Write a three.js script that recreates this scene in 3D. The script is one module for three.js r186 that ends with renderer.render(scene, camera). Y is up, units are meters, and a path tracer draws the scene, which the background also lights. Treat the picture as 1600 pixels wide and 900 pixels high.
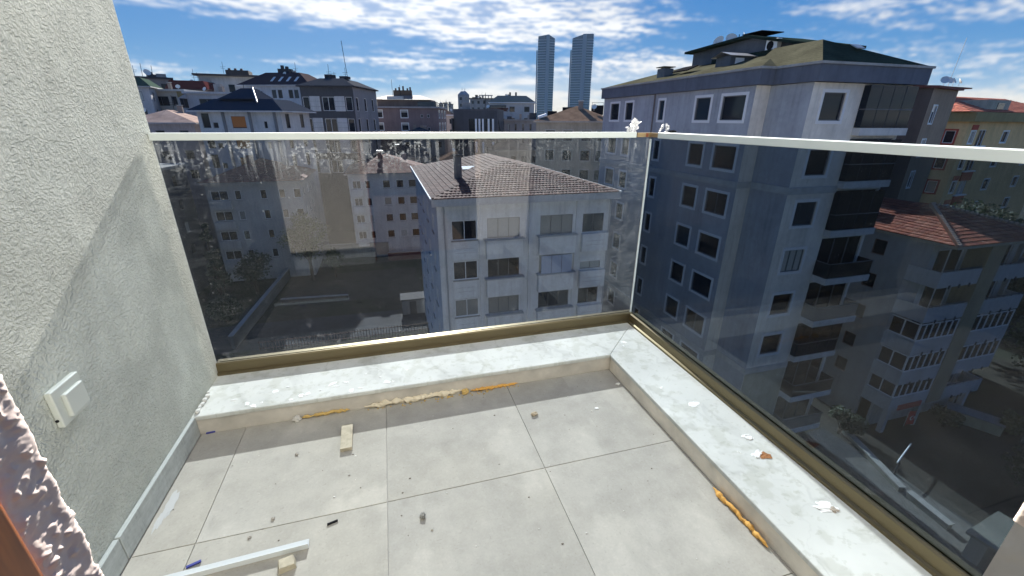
import * as THREE from 'three';
import { mergeGeometries } from 'three/addons/utils/BufferGeometryUtils.js';
import { RoundedBoxGeometry } from 'three/addons/geometries/RoundedBoxGeometry.js';
import { ImprovedNoise } from 'three/addons/math/ImprovedNoise.js';

// ------------------------------------------------------------------ random and noise
function rng(seed) { let a = seed >>> 0; return () => { a = (a + 0x6D2B79F5) | 0; let t = Math.imul(a ^ (a >>> 15), 1 | a); t = (t + Math.imul(t ^ (t >>> 7), 61 | t)) ^ t; return ((t ^ (t >>> 14)) >>> 0) / 4294967296; }; }
const R = rng(20240611);
const rr = (a, b) => a + (b - a) * R();
const _perm = (() => { const r = rng(77), p = new Uint8Array(512); const q = [...Array(256).keys()]; for (let i = 255; i > 0; i--) { const j = Math.floor(r() * (i + 1)); [q[i], q[j]] = [q[j], q[i]]; } for (let i = 0; i < 512; i++) p[i] = q[i & 255]; return p; })();
const h3 = (x, y, z) => _perm[_perm[_perm[x & 255] + (y & 255)] + (z & 255)] / 255;
const sm = t => t * t * (3 - 2 * t);
const clamp = (x, a = 0, b = 1) => Math.min(b, Math.max(a, x));
const sstep = (a, b, x) => sm(clamp((x - a) / (b - a)));
function vn(x, y, px = 256, py = 256, s = 0) {           // value noise that repeats every px, py cells
  const xi = Math.floor(x), yi = Math.floor(y), fx = sm(x - xi), fy = sm(y - yi);
  const m = (n, p) => ((n % p) + p) % p, x0 = m(xi, px), x1 = m(xi + 1, px), y0 = m(yi, py), y1 = m(yi + 1, py);
  const a = h3(x0, y0, s), b = h3(x1, y0, s), c = h3(x0, y1, s), d = h3(x1, y1, s);
  return a + (b - a) * fx + (c - a) * fy + (a - b - c + d) * fx * fy;
}
function fbm(x, y, p, oct, s = 0) { let v = 0, a = .5, t = 0; for (let i = 0; i < oct; i++) { v += a * vn(x, y, p, p, s + i * 7); t += a; x *= 2; y *= 2; p *= 2; a *= .5; } return v / t; }
const pn = new ImprovedNoise();
function fbm3(x, y, z, oct) { let v = 0, a = .5, t = 0; for (let i = 0; i < oct; i++) { v += a * pn.noise(x, y, z); t += a; x *= 2.03; y *= 2.03; z *= 2.03; a *= .5; } return v / t; }

// ------------------------------------------------------------------ camera
const scene = new THREE.Scene();
const F = 664.56, PITCH = -21.561, ROLL = 0.323, YAW = -15.993;
const camera = new THREE.PerspectiveCamera(2 * Math.atan(450 / F) * 180 / Math.PI, 16 / 9, 0.02, 6000);
camera.rotation.order = 'YXZ';
camera.rotation.set(PITCH * Math.PI / 180, YAW * Math.PI / 180, ROLL * Math.PI / 180);
camera.position.set(0, 0, 0);
scene.add(camera);

const renderer = new THREE.WebGLRenderer({ antialias: true });
renderer.setSize(1024, 576);
renderer.toneMapping = THREE.LinearToneMapping;
renderer.toneMappingExposure = 2.95;
renderer.shadowMap.enabled = true;

// ------------------------------------------------------------------ sky: blue air, a field of small high clouds, a pale bank low over the horizon
const SUN = new THREE.Vector3(0.030, 0.56, -1).normalize();
const SKY_GAIN = 1 / 3.05;
function makeSky() {
  const W = 2048, H = 1024, d = new Float32Array(W * H * 4);
  const cn = (x, y, o, s) => fbm(x + 500, y + 500, 256, o, s);
  for (let j = 0; j < H; j++) {
    const el = ((j + .5) / H - .5) * Math.PI, sy = Math.sin(el), cy = Math.cos(el);
    for (let i = 0; i < W; i++) {
      const ph = ((i + .5) / W - .5) * 2 * Math.PI, x = Math.cos(ph) * cy, z = Math.sin(ph) * cy, k = (j * W + i) * 4;
      const e = Math.max(sy, 0);
      // air
      const t = Math.pow(1 - e, 5), t2 = Math.pow(1 - e, 17);
      let r = .022 + .068 * t + .40 * t2, g = .175 + .21 * t + .34 * t2, b = .56 + .19 * t + .02 * t2;
      const mu = x * SUN.x + sy * SUN.y + z * SUN.z, gl = Math.pow(Math.max(mu, 0), 10), g2 = Math.pow(Math.max(mu, 0), 90);
      r += .16 * gl + 1.2 * g2; g += .17 * gl + 1.2 * g2; b += .16 * gl + 1.15 * g2;
      if (sy > 0.004) {
        const az = Math.atan2(x, -z) * 180 / Math.PI, ed = el * 180 / Math.PI;
        // high cloud sheet seen in perspective
        const px = x / (sy + .035), pz = z / (sy + .035);
        const wx = (cn(px * .5, pz * .5, 3, 3) - .5) * .9, wz = (cn(px * .5, pz * .5, 3, 9) - .5) * .9;
        const big = cn(px * .16 + 3.1 + wx * .3, pz * .26 + wz * .3 + 1.7, 4, 21);
        const sheet = cn(px * .55 + wx, pz * .9 + wz, 5, 31);
        const puff = cn(px * 3.2 + wx * 2, pz * 4.6 + wz * 2, 4, 41);
        const bump = (a0, e0, wa, we) => Math.exp(-(((az - a0) / wa) ** 2) - (((ed - e0) / we) ** 2));
        let cover = .22 + .55 * (big - .42) * 2;
        cover += .62 * bump(4, 11.6, 19, 2.0) + .34 * bump(12, 9.2, 10, 1.1) + .25 * bump(2, 14, 30, 3) + .34 * bump(26, 11.5, 7, 2.4) - .6 * bump(-14, 7.5, 11, 2.0) - .3 * bump(40, 8.4, 9, 1.2) - .35 * bump(20, 7.3, 9, .8);
        cover += .34 * bump(4, 6.1, 8, .45) + .25 * bump(-12, 5.6, 9, .5) + .42 * bump(32, 5.9, 8, 1.1) + .4 * bump(54, 9.0, 12, 1.1) + .42 * bump(57, 5.6, 9, 1.1) + .12 * bump(60, 11, 12, 2);
        const rip = cn(px * 9.5 + wx * 4, pz * 17 + wz * 4, 3, 45);
        let c = sstep(.60, .93, sheet * .46 + puff * .32 + rip * .26 + cover * .42 - .02);
        c *= .30 + .70 * sstep(.34, .60, rip * .65 + puff * .35);
        // low bank
        const bn = cn(az * .05 + 2, ed * .55, 5, 55) * .6 + cn(az * .22 + 9, ed * 1.6, 4, 61) * .4;
        const bankTop = 2.6 + 2.4 * sstep(-6, 22, az) + 1.0 * sstep(18, 34, az) - 2.2 * sstep(48, 60, az) + (cn(az * .12, 3, 4, 71) - .5) * 2.6;
        const bank = sstep(bankTop + .5, bankTop - 1.6, ed) * sstep(-16, 2, az) * sstep(170, 90, Math.abs(az)) * (.34 + .9 * sstep(.38, .60, bn));
        const cl = 1 - (1 - clamp(c)) * (1 - clamp(bank) * .95);
        const lift = 1 + .5 * gl + 1.6 * g2;
        const warm = sstep(5, 0, ed);
        const den = .80 + .28 * puff + .10 * sheet;
        r += (lift * den * (.86 + .02 * warm) - r) * cl; g += (lift * den * (.88 - .05 * warm) - g) * cl; b += (lift * den * (.90 - .19 * warm) - b) * cl;
      }
      if (sy < 0) { const q = clamp(-sy * 6); r += (.16 - r) * q; g += (.17 - g) * q; b += (.17 - b) * q; }
      d[k] = r * SKY_GAIN; d[k + 1] = g * SKY_GAIN; d[k + 2] = b * SKY_GAIN; d[k + 3] = 1;
    }
  }
  const t = new THREE.DataTexture(d, W, H, THREE.RGBAFormat, THREE.FloatType);
  t.mapping = THREE.EquirectangularReflectionMapping; t.magFilter = THREE.LinearFilter; t.minFilter = THREE.LinearFilter; t.needsUpdate = true;
  return t;
}
scene.background = makeSky();
scene.environment = scene.background;
const sun = new THREE.DirectionalLight(new THREE.Color(1, .95, .87), 4.6);
sun.position.copy(SUN).multiplyScalar(200); sun.castShadow = true;
sun.shadow.mapSize.set(2048, 2048); sun.shadow.camera.left = -60; sun.shadow.camera.right = 60; sun.shadow.camera.top = 60; sun.shadow.camera.bottom = -60; sun.shadow.camera.far = 600;
scene.add(sun, sun.target);
scene.fog = new THREE.FogExp2(new THREE.Color(.74, .82, .92), 0.00006);

// ------------------------------------------------------------------ textures
function tex(w, h, fn, { srgb = false, ch = 4 } = {}) {
  const d = new Uint8Array(w * h * 4);
  for (let j = 0; j < h; j++) for (let i = 0; i < w; i++) { const v = fn(i / w, j / h), k = (j * w + i) * 4; if (typeof v === 'number') { d[k] = d[k + 1] = d[k + 2] = clamp(v) * 255; d[k + 3] = 255; } else { d[k] = clamp(v[0]) * 255; d[k + 1] = clamp(v[1]) * 255; d[k + 2] = clamp(v[2]) * 255; d[k + 3] = v.length > 3 ? clamp(v[3]) * 255 : 255; } }
  const t = new THREE.DataTexture(d, w, h, THREE.RGBAFormat); t.wrapS = t.wrapT = THREE.RepeatWrapping; t.magFilter = THREE.LinearFilter; t.minFilter = THREE.LinearMipmapLinearFilter; t.generateMipmaps = true;
  if (srgb) t.colorSpace = THREE.SRGBColorSpace; t.needsUpdate = true; return t;
}
const rep = (t, m) => { const c = t.clone(); c.repeat.set(1 / m, 1 / m); c.needsUpdate = true; return c; };
const mix = (a, b, t) => a.map((v, i) => v + (b[i] - v) * t);
const Tplaster = tex(1024, 1024, (u, v) => {             // troweled grainy render, worm-like grain
  const w = (fbm(u * 10, v * 10, 10, 3, 5) - .5) * .05, U = u + w, V = v - w;
  const g = fbm(U * 72, V * 96, 192, 3, 11), g2 = vn(U * 210, V * 190, 210, 190, 17), c = fbm(u * 12, v * 12, 12, 3, 23), k = fbm(U * 30, V * 26, 256, 3, 27);
  return sstep(.36, .68, g) * (.30 + .45 * k) + g2 * .26 + c * .26;
});
const Twall = tex(512, 512, (u, v) => { const a = fbm(u * 4, v * 4, 4, 6, 3), b = fbm(u * 40, v * 40, 40, 3, 8), s = fbm(u * 26, v * 3, 3 * 26, 3, 19); const st = sstep(.55, .8, fbm(u * 40, v * 2, 40, 4, 29)); return .82 + .26 * (a - .5) + .14 * (b - .5) + .16 * (s - .5) - .07 * st; });
const TwallB = tex(512, 512, (u, v) => fbm(u * 60, v * 60, 60, 3, 31));
const Ttile = tex(1024, 1024, (u, v) => {                 // grey porcelain with a cloudy cement print
  const w = fbm(u * 5, v * 5, 5, 4, 2) - .5, a = fbm(u * 6 + w * 2, v * 6 - w * 2, 6, 6, 4), b = fbm(u * 28, v * 28, 28, 4, 6), c = vn(u * 300, v * 300, 300, 300, 9);
  const d = .89 + .10 * (a - .5) + .09 * (b - .5) + .03 * (c - .5), y = fbm(u * 3, v * 3, 3, 3, 44), sp = sstep(.80, .86, vn(u * 170, v * 170, 170, 170, 46)) * .018 - sstep(.9, .93, vn(u * 230, v * 230, 230, 230, 48)) * .05, sm2 = .05 * sstep(.56, .7, fbm(u * 9, v * 5, 18, 4, 49));
  const e = d + sp + sm2; return [e, e * (.985 - .01 * y), e * (.955 - .035 * y)];
}, { srgb: true });
const TtileR = tex(512, 512, (u, v) => .52 + .5 * (fbm(u * 10, v * 10, 10, 5, 14) - .3));
const Tmarble = tex(1024, 1024, (u, v) => {
  const w = fbm(u * 3, v * 3, 3, 5, 51) - .5, w2 = fbm(u * 8, v * 8, 8, 4, 53) - .5;
  const ve = Math.abs(fbm(u * 4 + w * 2.4, v * 2 + w * 2.4, 4, 4, 57) - .5), vf = Math.abs(fbm(u * 7 + w2 * 2, v * 9 + w2, 9, 4, 61) - .5);
  const cloud = fbm(u * 5 + w, v * 5 - w, 5, 5, 63), dirt = sstep(.55, .72, fbm(u * 16, v * 16, 16, 5, 67)) + .8 * sstep(.66, .74, fbm(u * 50, v * 50, 50, 3, 69));
  let d = .93 - .035 * sstep(.04, 0, ve) * cloud * 2 - .025 * sstep(.02, 0, vf) - .13 * (cloud - .45) - .05 * dirt;
  return [d * .992, d * .995, d * .985 - .012 * dirt];
}, { srgb: true });
const Tkick = tex(512, 512, (u, v) => { const a = fbm(u * 8, v * 8, 8, 5, 71), s = fbm(u * 20, v * 20, 20, 4, 73), d = .86 + .14 * (a - .5) + .12 * (s - .5); return [d, d * .985, d * .955]; }, { srgb: true });
const Twood = tex(512, 512, (u, v) => { const w = fbm(u * 3, v * 2, 6, 4, 81) - .5, g = fbm(u * 46 + w * 9, v * 2.0, 92, 4, 83), f = fbm(u * 120, v * 8, 240, 2, 85), d = .55 + .7 * (g - .5) + .25 * (f - .5); return mix([.33, .15, .05], [.74, .42, .17], clamp(d)); }, { srgb: true });
const Tbrush = tex(512, 64, (u, v) => fbm(u * 6, v * 60, 120, 4, 91));
const Tground = tex(1024, 1024, (u, v) => { const a = fbm(u * 6, v * 6, 6, 6, 101), b = fbm(u * 60, v * 60, 60, 4, 103), g = sstep(.42, .6, a); const c = mix([.08, .07, .056], [.042, .06, .025], g), d = .65 + .7 * b; return c.map(x => x * d); });
const Tasph = tex(512, 512, (u, v) => { const a = fbm(u * 5, v * 5, 5, 5, 111), b = vn(u * 200, v * 200, 200, 200, 113); return .62 + .4 * (a - .5) + .25 * (b - .5); });
const Tmoss = tex(512, 512, (u, v) => { const a = fbm(u * 4, v * 4, 4, 6, 121), s = Math.sin(v * Math.PI * 2 * 18) * .05, b = fbm(u * 60, v * 60, 60, 3, 123); return .72 + .5 * (a - .5) + s + .3 * (b - .5); });
// dried dirt on the glass: white is dirt
function dustTex(right) {
  const r = rng(right ? 5 : 9), spots = [];
  for (let i = 0; i < 320; i++) spots.push([r(), r(), .0006 + .0016 * r() * r(), .3 + .7 * r()]);
  const W = 2048, H = 1024, base = new Float32Array(W * H);
  for (let j = 0; j < H; j++) for (let i = 0; i < W; i++) {
    const u = i / W, v = j / H; let a = .001 + .004 * fbm(u * 6, v * 4, 64, 4, 131);
    if (!right) {
      const top = sstep(.80, .97, v + .10 * (fbm(u * 24, v * 4, 64, 4, 133) - .5));
      const run = sstep(.58, .70, fbm(u * 230, v * 5, 460, 2, 137)), spat = sstep(.56, .66, fbm(u * 210, v * 120, 420, 3, 139)) * sstep(.42, .62, fbm(u * 28, v * 9, 56, 3, 140));
      a += top * (.016 + .34 * spat + .22 * run) * (1 - .65 * sstep(.50, .62, u) * sstep(.98, .9, u));
      const corner = sstep(.86, .93, u + .03 * (fbm(v * 9, 3, 64, 3, 141) - .5)) * sstep(0, .05, v);
      const hl = sstep(.57, .68, fbm(u * 60, v * 260, 520, 3, 143)), cl = sstep(.45, .7, fbm(u * 80, v * 28, 160, 4, 147));
      a += corner * (.02 + .09 * hl + .03 * cl);
      const left = sstep(.22, .02, u); a += left * (.003 + .025 * sstep(.62, .72, fbm(u * 240, v * 190, 480, 3, 149)) +   .03 * sstep(.6, .7, fbm(u * 40, v * 240, 480, 3, 151)));
      a += .12 * sstep(.7, .78, fbm(u * 36, v * 12, 72, 4, 153)) * sstep(.25, 0, v);
    } else a += .006 * sstep(.6, .8, fbm(u * 30, v * 10, 60, 3, 163));
    base[j * W + i] = a;
  }
  for (const [su, sv, s, k] of spots) { const uu = right ? su : su * su * .9, ci = uu * W, cj = sv * H, ra = s * W * (right ? .5 : 1); for (let j = Math.max(0, cj - ra | 0); j < Math.min(H, cj + ra + 1); j++) for (let i = Math.max(0, ci - ra | 0); i < Math.min(W, ci + ra + 1); i++) if ((i - ci) ** 2 + (j - cj) ** 2 < ra * ra) base[j * W + i] = Math.max(base[j * W + i], k * .3); }
  const t = tex(W, H, (u, v) => base[Math.min(H - 1, Math.round(v * H)) * W + Math.min(W - 1, Math.round(u * W))]);
  t.wrapS = t.wrapT = THREE.ClampToEdgeWrapping; return t;
}

// ------------------------------------------------------------------ materials (linear base colours)
const col = (r, g, b) => new THREE.Color().setRGB(r, g, b);
const std = (c, rough = .9, o = {}) => new THREE.MeshStandardMaterial({ color: col(...c), roughness: rough, ...o });
const matt = (c, rough = .9, o = {}) => new THREE.MeshPhysicalMaterial({ color: col(...c), roughness: rough, specularIntensity: .05, ior: 1.02, ...o });
const paint = (c, m = 6) => std(c, .92, { map: rep(TWALL, m), bumpMap: rep(TwallB, 1.2), bumpScale: .004 });
const TWALL = Twall;
const _pt = {}; const wallTex = rep(Twall, 7), wallBump = rep(TwallB, 1.4);
const P = (...c) => _pt[c.join()] ??= std(c, .92, { map: wallTex, bumpMap: wallBump, bumpScale: .004 });
const M = {
  glassDark: new THREE.MeshPhysicalMaterial({ color: col(.010, .014, .022), roughness: .05, ior: 1.32 }),
  glassBlue: new THREE.MeshPhysicalMaterial({ color: col(.02, .034, .05), roughness: .06, ior: 1.4 }),
  curtain: new THREE.MeshPhysicalMaterial({ color: col(.22, .22, .21), roughness: .35, clearcoat: 1, clearcoatRoughness: .04 }),
  blind: new THREE.MeshPhysicalMaterial({ color: col(.36, .37, .36), roughness: .4, clearcoat: 1, clearcoatRoughness: .05 }),
  frameW: std([.72, .73, .74], .5), frameG: std([.10, .105, .12], .5), frameB: std([.16, .08, .05], .6),
  rail: std([.60, .655, .64], .42), bronze: std([.19, .155, .09], .44, { metalness: .85, roughnessMap: null }),
  rawmetal: std([.36, .27, .15], .5, { metalness: .7 }), rust: std([.22, .07, .03], .85),
  dark: matt([.02, .02, .022], .7), darkroof: matt([.045, .05, .06], .7), anthracite: matt([.055, .06, .07], .6),
  navyroof: matt([.03, .038, .055], .75), brownroof: matt([.22, .15, .115], .85, { map: rep(Tmoss, 3) }),
  oliveroof: matt([.105, .102, .070], .9, { map: rep(Tmoss, 5) }), greenroof: matt([.032, .05, .042], .9, { map: rep(Tmoss, 5) }),
  metal: std([.5, .5, .5], .4, { metalness: .6 }), dish: std([.62, .60, .56], .6), concrete: P(.36, .35, .33), concreteDk: P(.2, .2, .19),
  white: std([.78, .79, .80], .6), redcloth: std([.5, .02, .03], .9),
};
M.bronze.bumpMap = Tbrush; M.bronze.bumpScale = .0002;

// ------------------------------------------------------------------ names, things, parts
const used = {};
function numbered(n) { const k = used[n] = (used[n] ?? -1) + 1; return k ? `${n}_${String(k).padStart(3, '0')}` : n; }
function tag(o, label, category, group) { o.userData.label = label; if (category) o.userData.category = category; if (group) o.userData.group = group; return o; }
function thing(name, label, category, pos = [0, 0, 0], turn = 0, group) { const o = new THREE.Group(); o.name = numbered(name); o.position.set(...pos); o.rotation.y = turn; tag(o, label, category, group); scene.add(o); return o; }
function mesh(name, geo, mat, parent) { const m = new THREE.Mesh(geo, mat); m.name = name; m.castShadow = m.receiveShadow = true; parent.add(m); return m; }
function rebase(g, x, y, z) { const o = g.position.clone(); g.position.set(x, y, z); o.sub(g.position); for (const c of g.children) c.position.add(o); return g; }
function struct(name, geo, mat) { const m = mesh(name, geo, mat, scene); m.name = numbered(name); m.userData.kind = 'structure'; return m; }
// box between two corners, uv in metres
function bxg(x0, x1, y0, y1, z0, z1) {
  const w = x1 - x0, h = y1 - y0, d = z1 - z0, g = new THREE.BoxGeometry(w, h, d), uv = g.attributes.uv, s = [[d, h], [d, h], [w, d], [w, d], [w, h], [w, h]];
  for (let i = 0; i < 24; i++) { const f = s[i >> 2]; uv.setXY(i, uv.getX(i) * f[0] + x0 * .37, uv.getY(i) * f[1] + y0 * .37); }
  return g.translate((x0 + x1) / 2, (y0 + y1) / 2, (z0 + z1) / 2);
}
const box = (p, n, m, ...a) => mesh(n, bxg(...a), m, p);
const merge = a => mergeGeometries(a.map(g => { const q = g.index ? g.toNonIndexed() : g; for (const k of Object.keys(q.attributes)) if (!['position', 'normal', 'uv'].includes(k)) q.deleteAttribute(k); return q; }));
function rbox(w, h, d, r) { return new RoundedBoxGeometry(w, h, d, 2, r); }
function shapeExt(pts, depth, bevel = 0) { const s = new THREE.Shape(pts.map(p => new THREE.Vector2(...p))); return new THREE.ExtrudeGeometry(s, { depth, bevelEnabled: bevel > 0, bevelSize: bevel, bevelThickness: bevel, bevelOffset: -bevel, bevelSegments: 2, curveSegments: 6 }); }
function quadGeo(quads) {         // list of polygons (3 or 4 corners), flat shaded, uv in metres
  const pos = [], uv = [];
  for (const q of quads) {
    const v = q.map(p => new THREE.Vector3(...p)), ux = v[1].clone().sub(v[0]).normalize(), n = ux.clone().cross(v[2].clone().sub(v[0])).normalize(), vy = n.clone().cross(ux);
    const put = p => { pos.push(p.x, p.y, p.z); const d = p.clone().sub(v[0]); uv.push(d.dot(ux) + v[0].x, d.dot(vy) + v[0].z); };
    put(v[0]); put(v[1]); put(v[2]); if (v.length > 3) { put(v[0]); put(v[2]); put(v[3]); }
  }
  const g = new THREE.BufferGeometry(); g.setAttribute('position', new THREE.Float32BufferAttribute(pos, 3)); g.setAttribute('uv', new THREE.Float32BufferAttribute(uv, 2)); g.computeVertexNormals(); return g;
}
// ================================================================== THE BALCONY
const FL = -1.28, MT = -1.185, GZ = -2.15, GX = 1.395, WX = -.905, HZ = -.225;   // floor, marble top, glass planes, side wall, house wall
const mPlaster = std([.59, .645, .64], .93, { map: rep(Ttile, 1.9), bumpMap: rep(Tplaster, .55), bumpScale: .0040 });
// side wall
{
  const g = thing('side_wall', 'pale rough plastered side wall closing the balcony on the left', 'wall', [-1.1, -1.5, -1.1]);
  g.position.set(0, 0, 0);
  const front = new THREE.PlaneGeometry(2.05, 4.4, 1, 1); { const uv = front.attributes.uv; for (let i = 0; i < 4; i++) uv.setXY(i, uv.getX(i) * 2.05, uv.getY(i) * 4.4); }
  const w = rbox(.36, 4.4, 2.06, .006); { const p = w.attributes.position, n = w.attributes.normal, uv = w.attributes.uv; for (let i = 0; i < p.count; i++) Math.abs(n.getX(i)) > .5 ? uv.setXY(i, p.getZ(i), p.getY(i)) : uv.setXY(i, p.getX(i), p.getY(i)); }
  mesh('plaster_wall', w.translate(WX - .18, .55, -1.135), mPlaster, g);
  const mSk = std([.50, .535, .515], .8, { map: rep(Twall, .6) });
  for (const [a, b] of [[-1.797, -1.212], [-1.208, -.62], [-.616, -.232]]) mesh('skirting_tile', rbox(.016, .094, b - a, .003).translate(WX + .009, FL + .047, (a + b) / 2), mSk, g);
  const r = rng(31), bl = [];
  for (let i = 0; i < 16; i++) { const b = new THREE.IcosahedronGeometry(.004 + .007 * r(), 1); b.scale(1, .5 + r() * .4, 1.4); b.translate(WX + .012 + .006 * r(), MT - .004 + .012 * r(), -1.9 + .1 * r() - .02 * i * .3); bl.push(b); }
  mesh('mortar_smear', merge(bl), std([.62, .62, .58], .95), g);
  rebase(g, -1.1, -1.65, -1.1);
}
// light switch on the side wall
{
  const g = thing('light_switch', 'square white surface light switch on the plastered side wall', 'light switch', [0, 0, 0]);
  const cy = -.715, cz = -1.262, m = std([.52, .55, .51], .5);
  mesh('back_plate', rbox(.016, .108, .112, .004).translate(WX + .008, cy, cz), m, g);
  mesh('rocker', rbox(.012, .07, .074, .004).translate(WX + .021, cy - .004, cz - .006), m, g);
  mesh('cable_hole', new THREE.CylinderGeometry(.004, .004, .004, 10).rotateX(Math.PI / 2).translate(WX + .006, cy - .03, cz + .0565), M.dark, g);
  rebase(g, WX, cy, cz);
}
// floor of porcelain tiles
{
  const g = struct('balcony_floor', bxg(-1.2, 1.62, FL - .17, FL - .0045, -2.36, -.2), std([.42, .40, .365], .95));
  const base = std([.505, .50, .485], .55, { roughnessMap: TtileR });
  const r = rng(5);
  const xs = [-.887, -.712, -.112, .488, 1.078], zs = [-1.80, -1.217, -.617, -.21];
  for (let i = 0; i < 4; i++) for (let j = 0; j < 3; j++) {
    const x0 = xs[i] + .0012, x1 = xs[i + 1] - .0012, z0 = zs[j] + .0012, z1 = zs[j + 1] - .0012;
    const t = rbox(x1 - x0, .012, z1 - z0, .0012), p = t.attributes.position, uv = t.attributes.uv, ou = r(), ov = r();
    for (let k = 0; k < p.count; k++) uv.setXY(k, p.getX(k) / 1.5 + ou, p.getZ(k) / 1.5 + ov);
    const k = .96 + .08 * r();
    mesh('floor_tile', t.translate((x0 + x1) / 2, FL - .006, (z0 + z1) / 2), std([.50 * k, .50 * k, .485 * k], .95, { map: Ttile }), g);
  }
}
const blobGeo = (rx, ry, rz, seed, det = 2, amp = .35) => { const b = new THREE.IcosahedronGeometry(1, det), p = b.attributes.position; for (let i = 0; i < p.count; i++) { const x = p.getX(i), y = p.getY(i), z = p.getZ(i), k = 1 + amp * pn.noise(x * 1.7 + seed * 3.1, y * 1.7 + seed, z * 1.7) * 1.6; p.setXYZ(i, x * k * rx, y * k * ry, z * k * rz); } b.computeVertexNormals(); return b; };
// parapet with marble coping
{
  const g = thing('parapet', 'low balcony parapet faced with beige tile under worn white marble coping', 'parapet', [0, 0, 0]);
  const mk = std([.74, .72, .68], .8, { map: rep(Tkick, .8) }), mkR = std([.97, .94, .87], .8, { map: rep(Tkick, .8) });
  const y0 = -1.46, y1 = MT - .021;
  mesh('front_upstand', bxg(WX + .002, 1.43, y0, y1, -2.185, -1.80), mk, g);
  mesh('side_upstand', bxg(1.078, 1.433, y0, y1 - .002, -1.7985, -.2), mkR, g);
  const mm = std([.71, .72, .695], .85, { map: rep(Tmarble, .9) });
  const flat = (pts, n) => { const e = shapeExt(pts, .020 - .008, .004); e.rotateX(Math.PI / 2); const p = e.attributes.position, uv = e.attributes.uv; for (let i = 0; i < p.count; i++) uv.setXY(i, p.getX(i), p.getZ(i)); return mesh(n, e.translate(0, MT - .004, 0), mm, g); };
  const cx = 1.071, cz = -1.793;
  const front = flat([[WX + .001, cz], [cx - .0008, cz], [cx + .372, cz - .373], [cx + .372, cz - .400], [WX + .001, cz - .400]], 'marble_coping');
  const side = flat([[cx, cz], [cx + .373, cz - .373], [cx + .373, -.226], [cx, -.226]], 'marble_coping');
  const mw = std([.80, .80, .78], .8), r = rng(8);
  const drop = (px, pz, s, host, m = mw) => mesh('paint_drip', blobGeo(s * (1 + .9 * r()), .0016, s * (.6 + .5 * r()), r() * 30, 2, .5).rotateY(r() * 3).translate(px, MT + .0004, pz), m, host);
  for (const [x, z, s] of [[-.60, -1.905, .012], [-.35, -1.90, .013], [-.33, -1.875, .008], [-.29, -1.897, .009], [-.767, -1.885, .008], [-.67, -1.816, .011], [-.64, -1.83, .006], [-.55, -1.93, .006], [-.48, -1.84, .011], [-.455, -1.845, .009], [-.40, -1.86, .006], [-.2, -1.95, .005], [-.1, -1.85, .010], [-.07, -1.845, .006], [-.13, -1.9, .005], [-.22, -1.83, .007], [-.26, -1.82, .009], [.0, -1.93, .005], [-.52, -1.82, .008], [-.7, -1.84, .007]]) drop(x, z, s, front);
  for (const [x, z, s] of [[1.223, -1.30, .015], [1.296, -1.061, .014], [1.215, -1.897, .013], [1.19, -1.86, .006], [1.16, -1.45, .006], [1.20, -1.0, .004]]) drop(x, z, s, side);
  // knocked-off anchor spots
  const ring = new THREE.TorusGeometry(.013, .003, 6, 20).rotateX(Math.PI / 2).scale(1, .5, 1).translate(1.297, MT + .002, -1.059); mesh('anchor_ring', ring, mw, side);
  mesh('rust_stain', blobGeo(.020, .0022, .014, 3, 2, .6).translate(1.283, MT + .0006, -.958), std([.32, .14, .05], .9), side);
  mesh('filler_patch', blobGeo(.022, .003, .012, 6, 3, .8).rotateY(.5).translate(1.262, MT + .0004, -.972), mw, side);
  mesh('filler_patch', blobGeo(.028, .003, .016, 12, 3, .8).rotateY(-.4).translate(1.286, MT + .0004, -.715), mw, side);
  mesh('mortar_spot', blobGeo(.014, .003, .010, 16, 2, .6).translate(1.302, MT + .001, -.700), std([.36, .31, .25], .95), side);
  rebase(g, .3, -1.46, -1.5);
}
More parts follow.
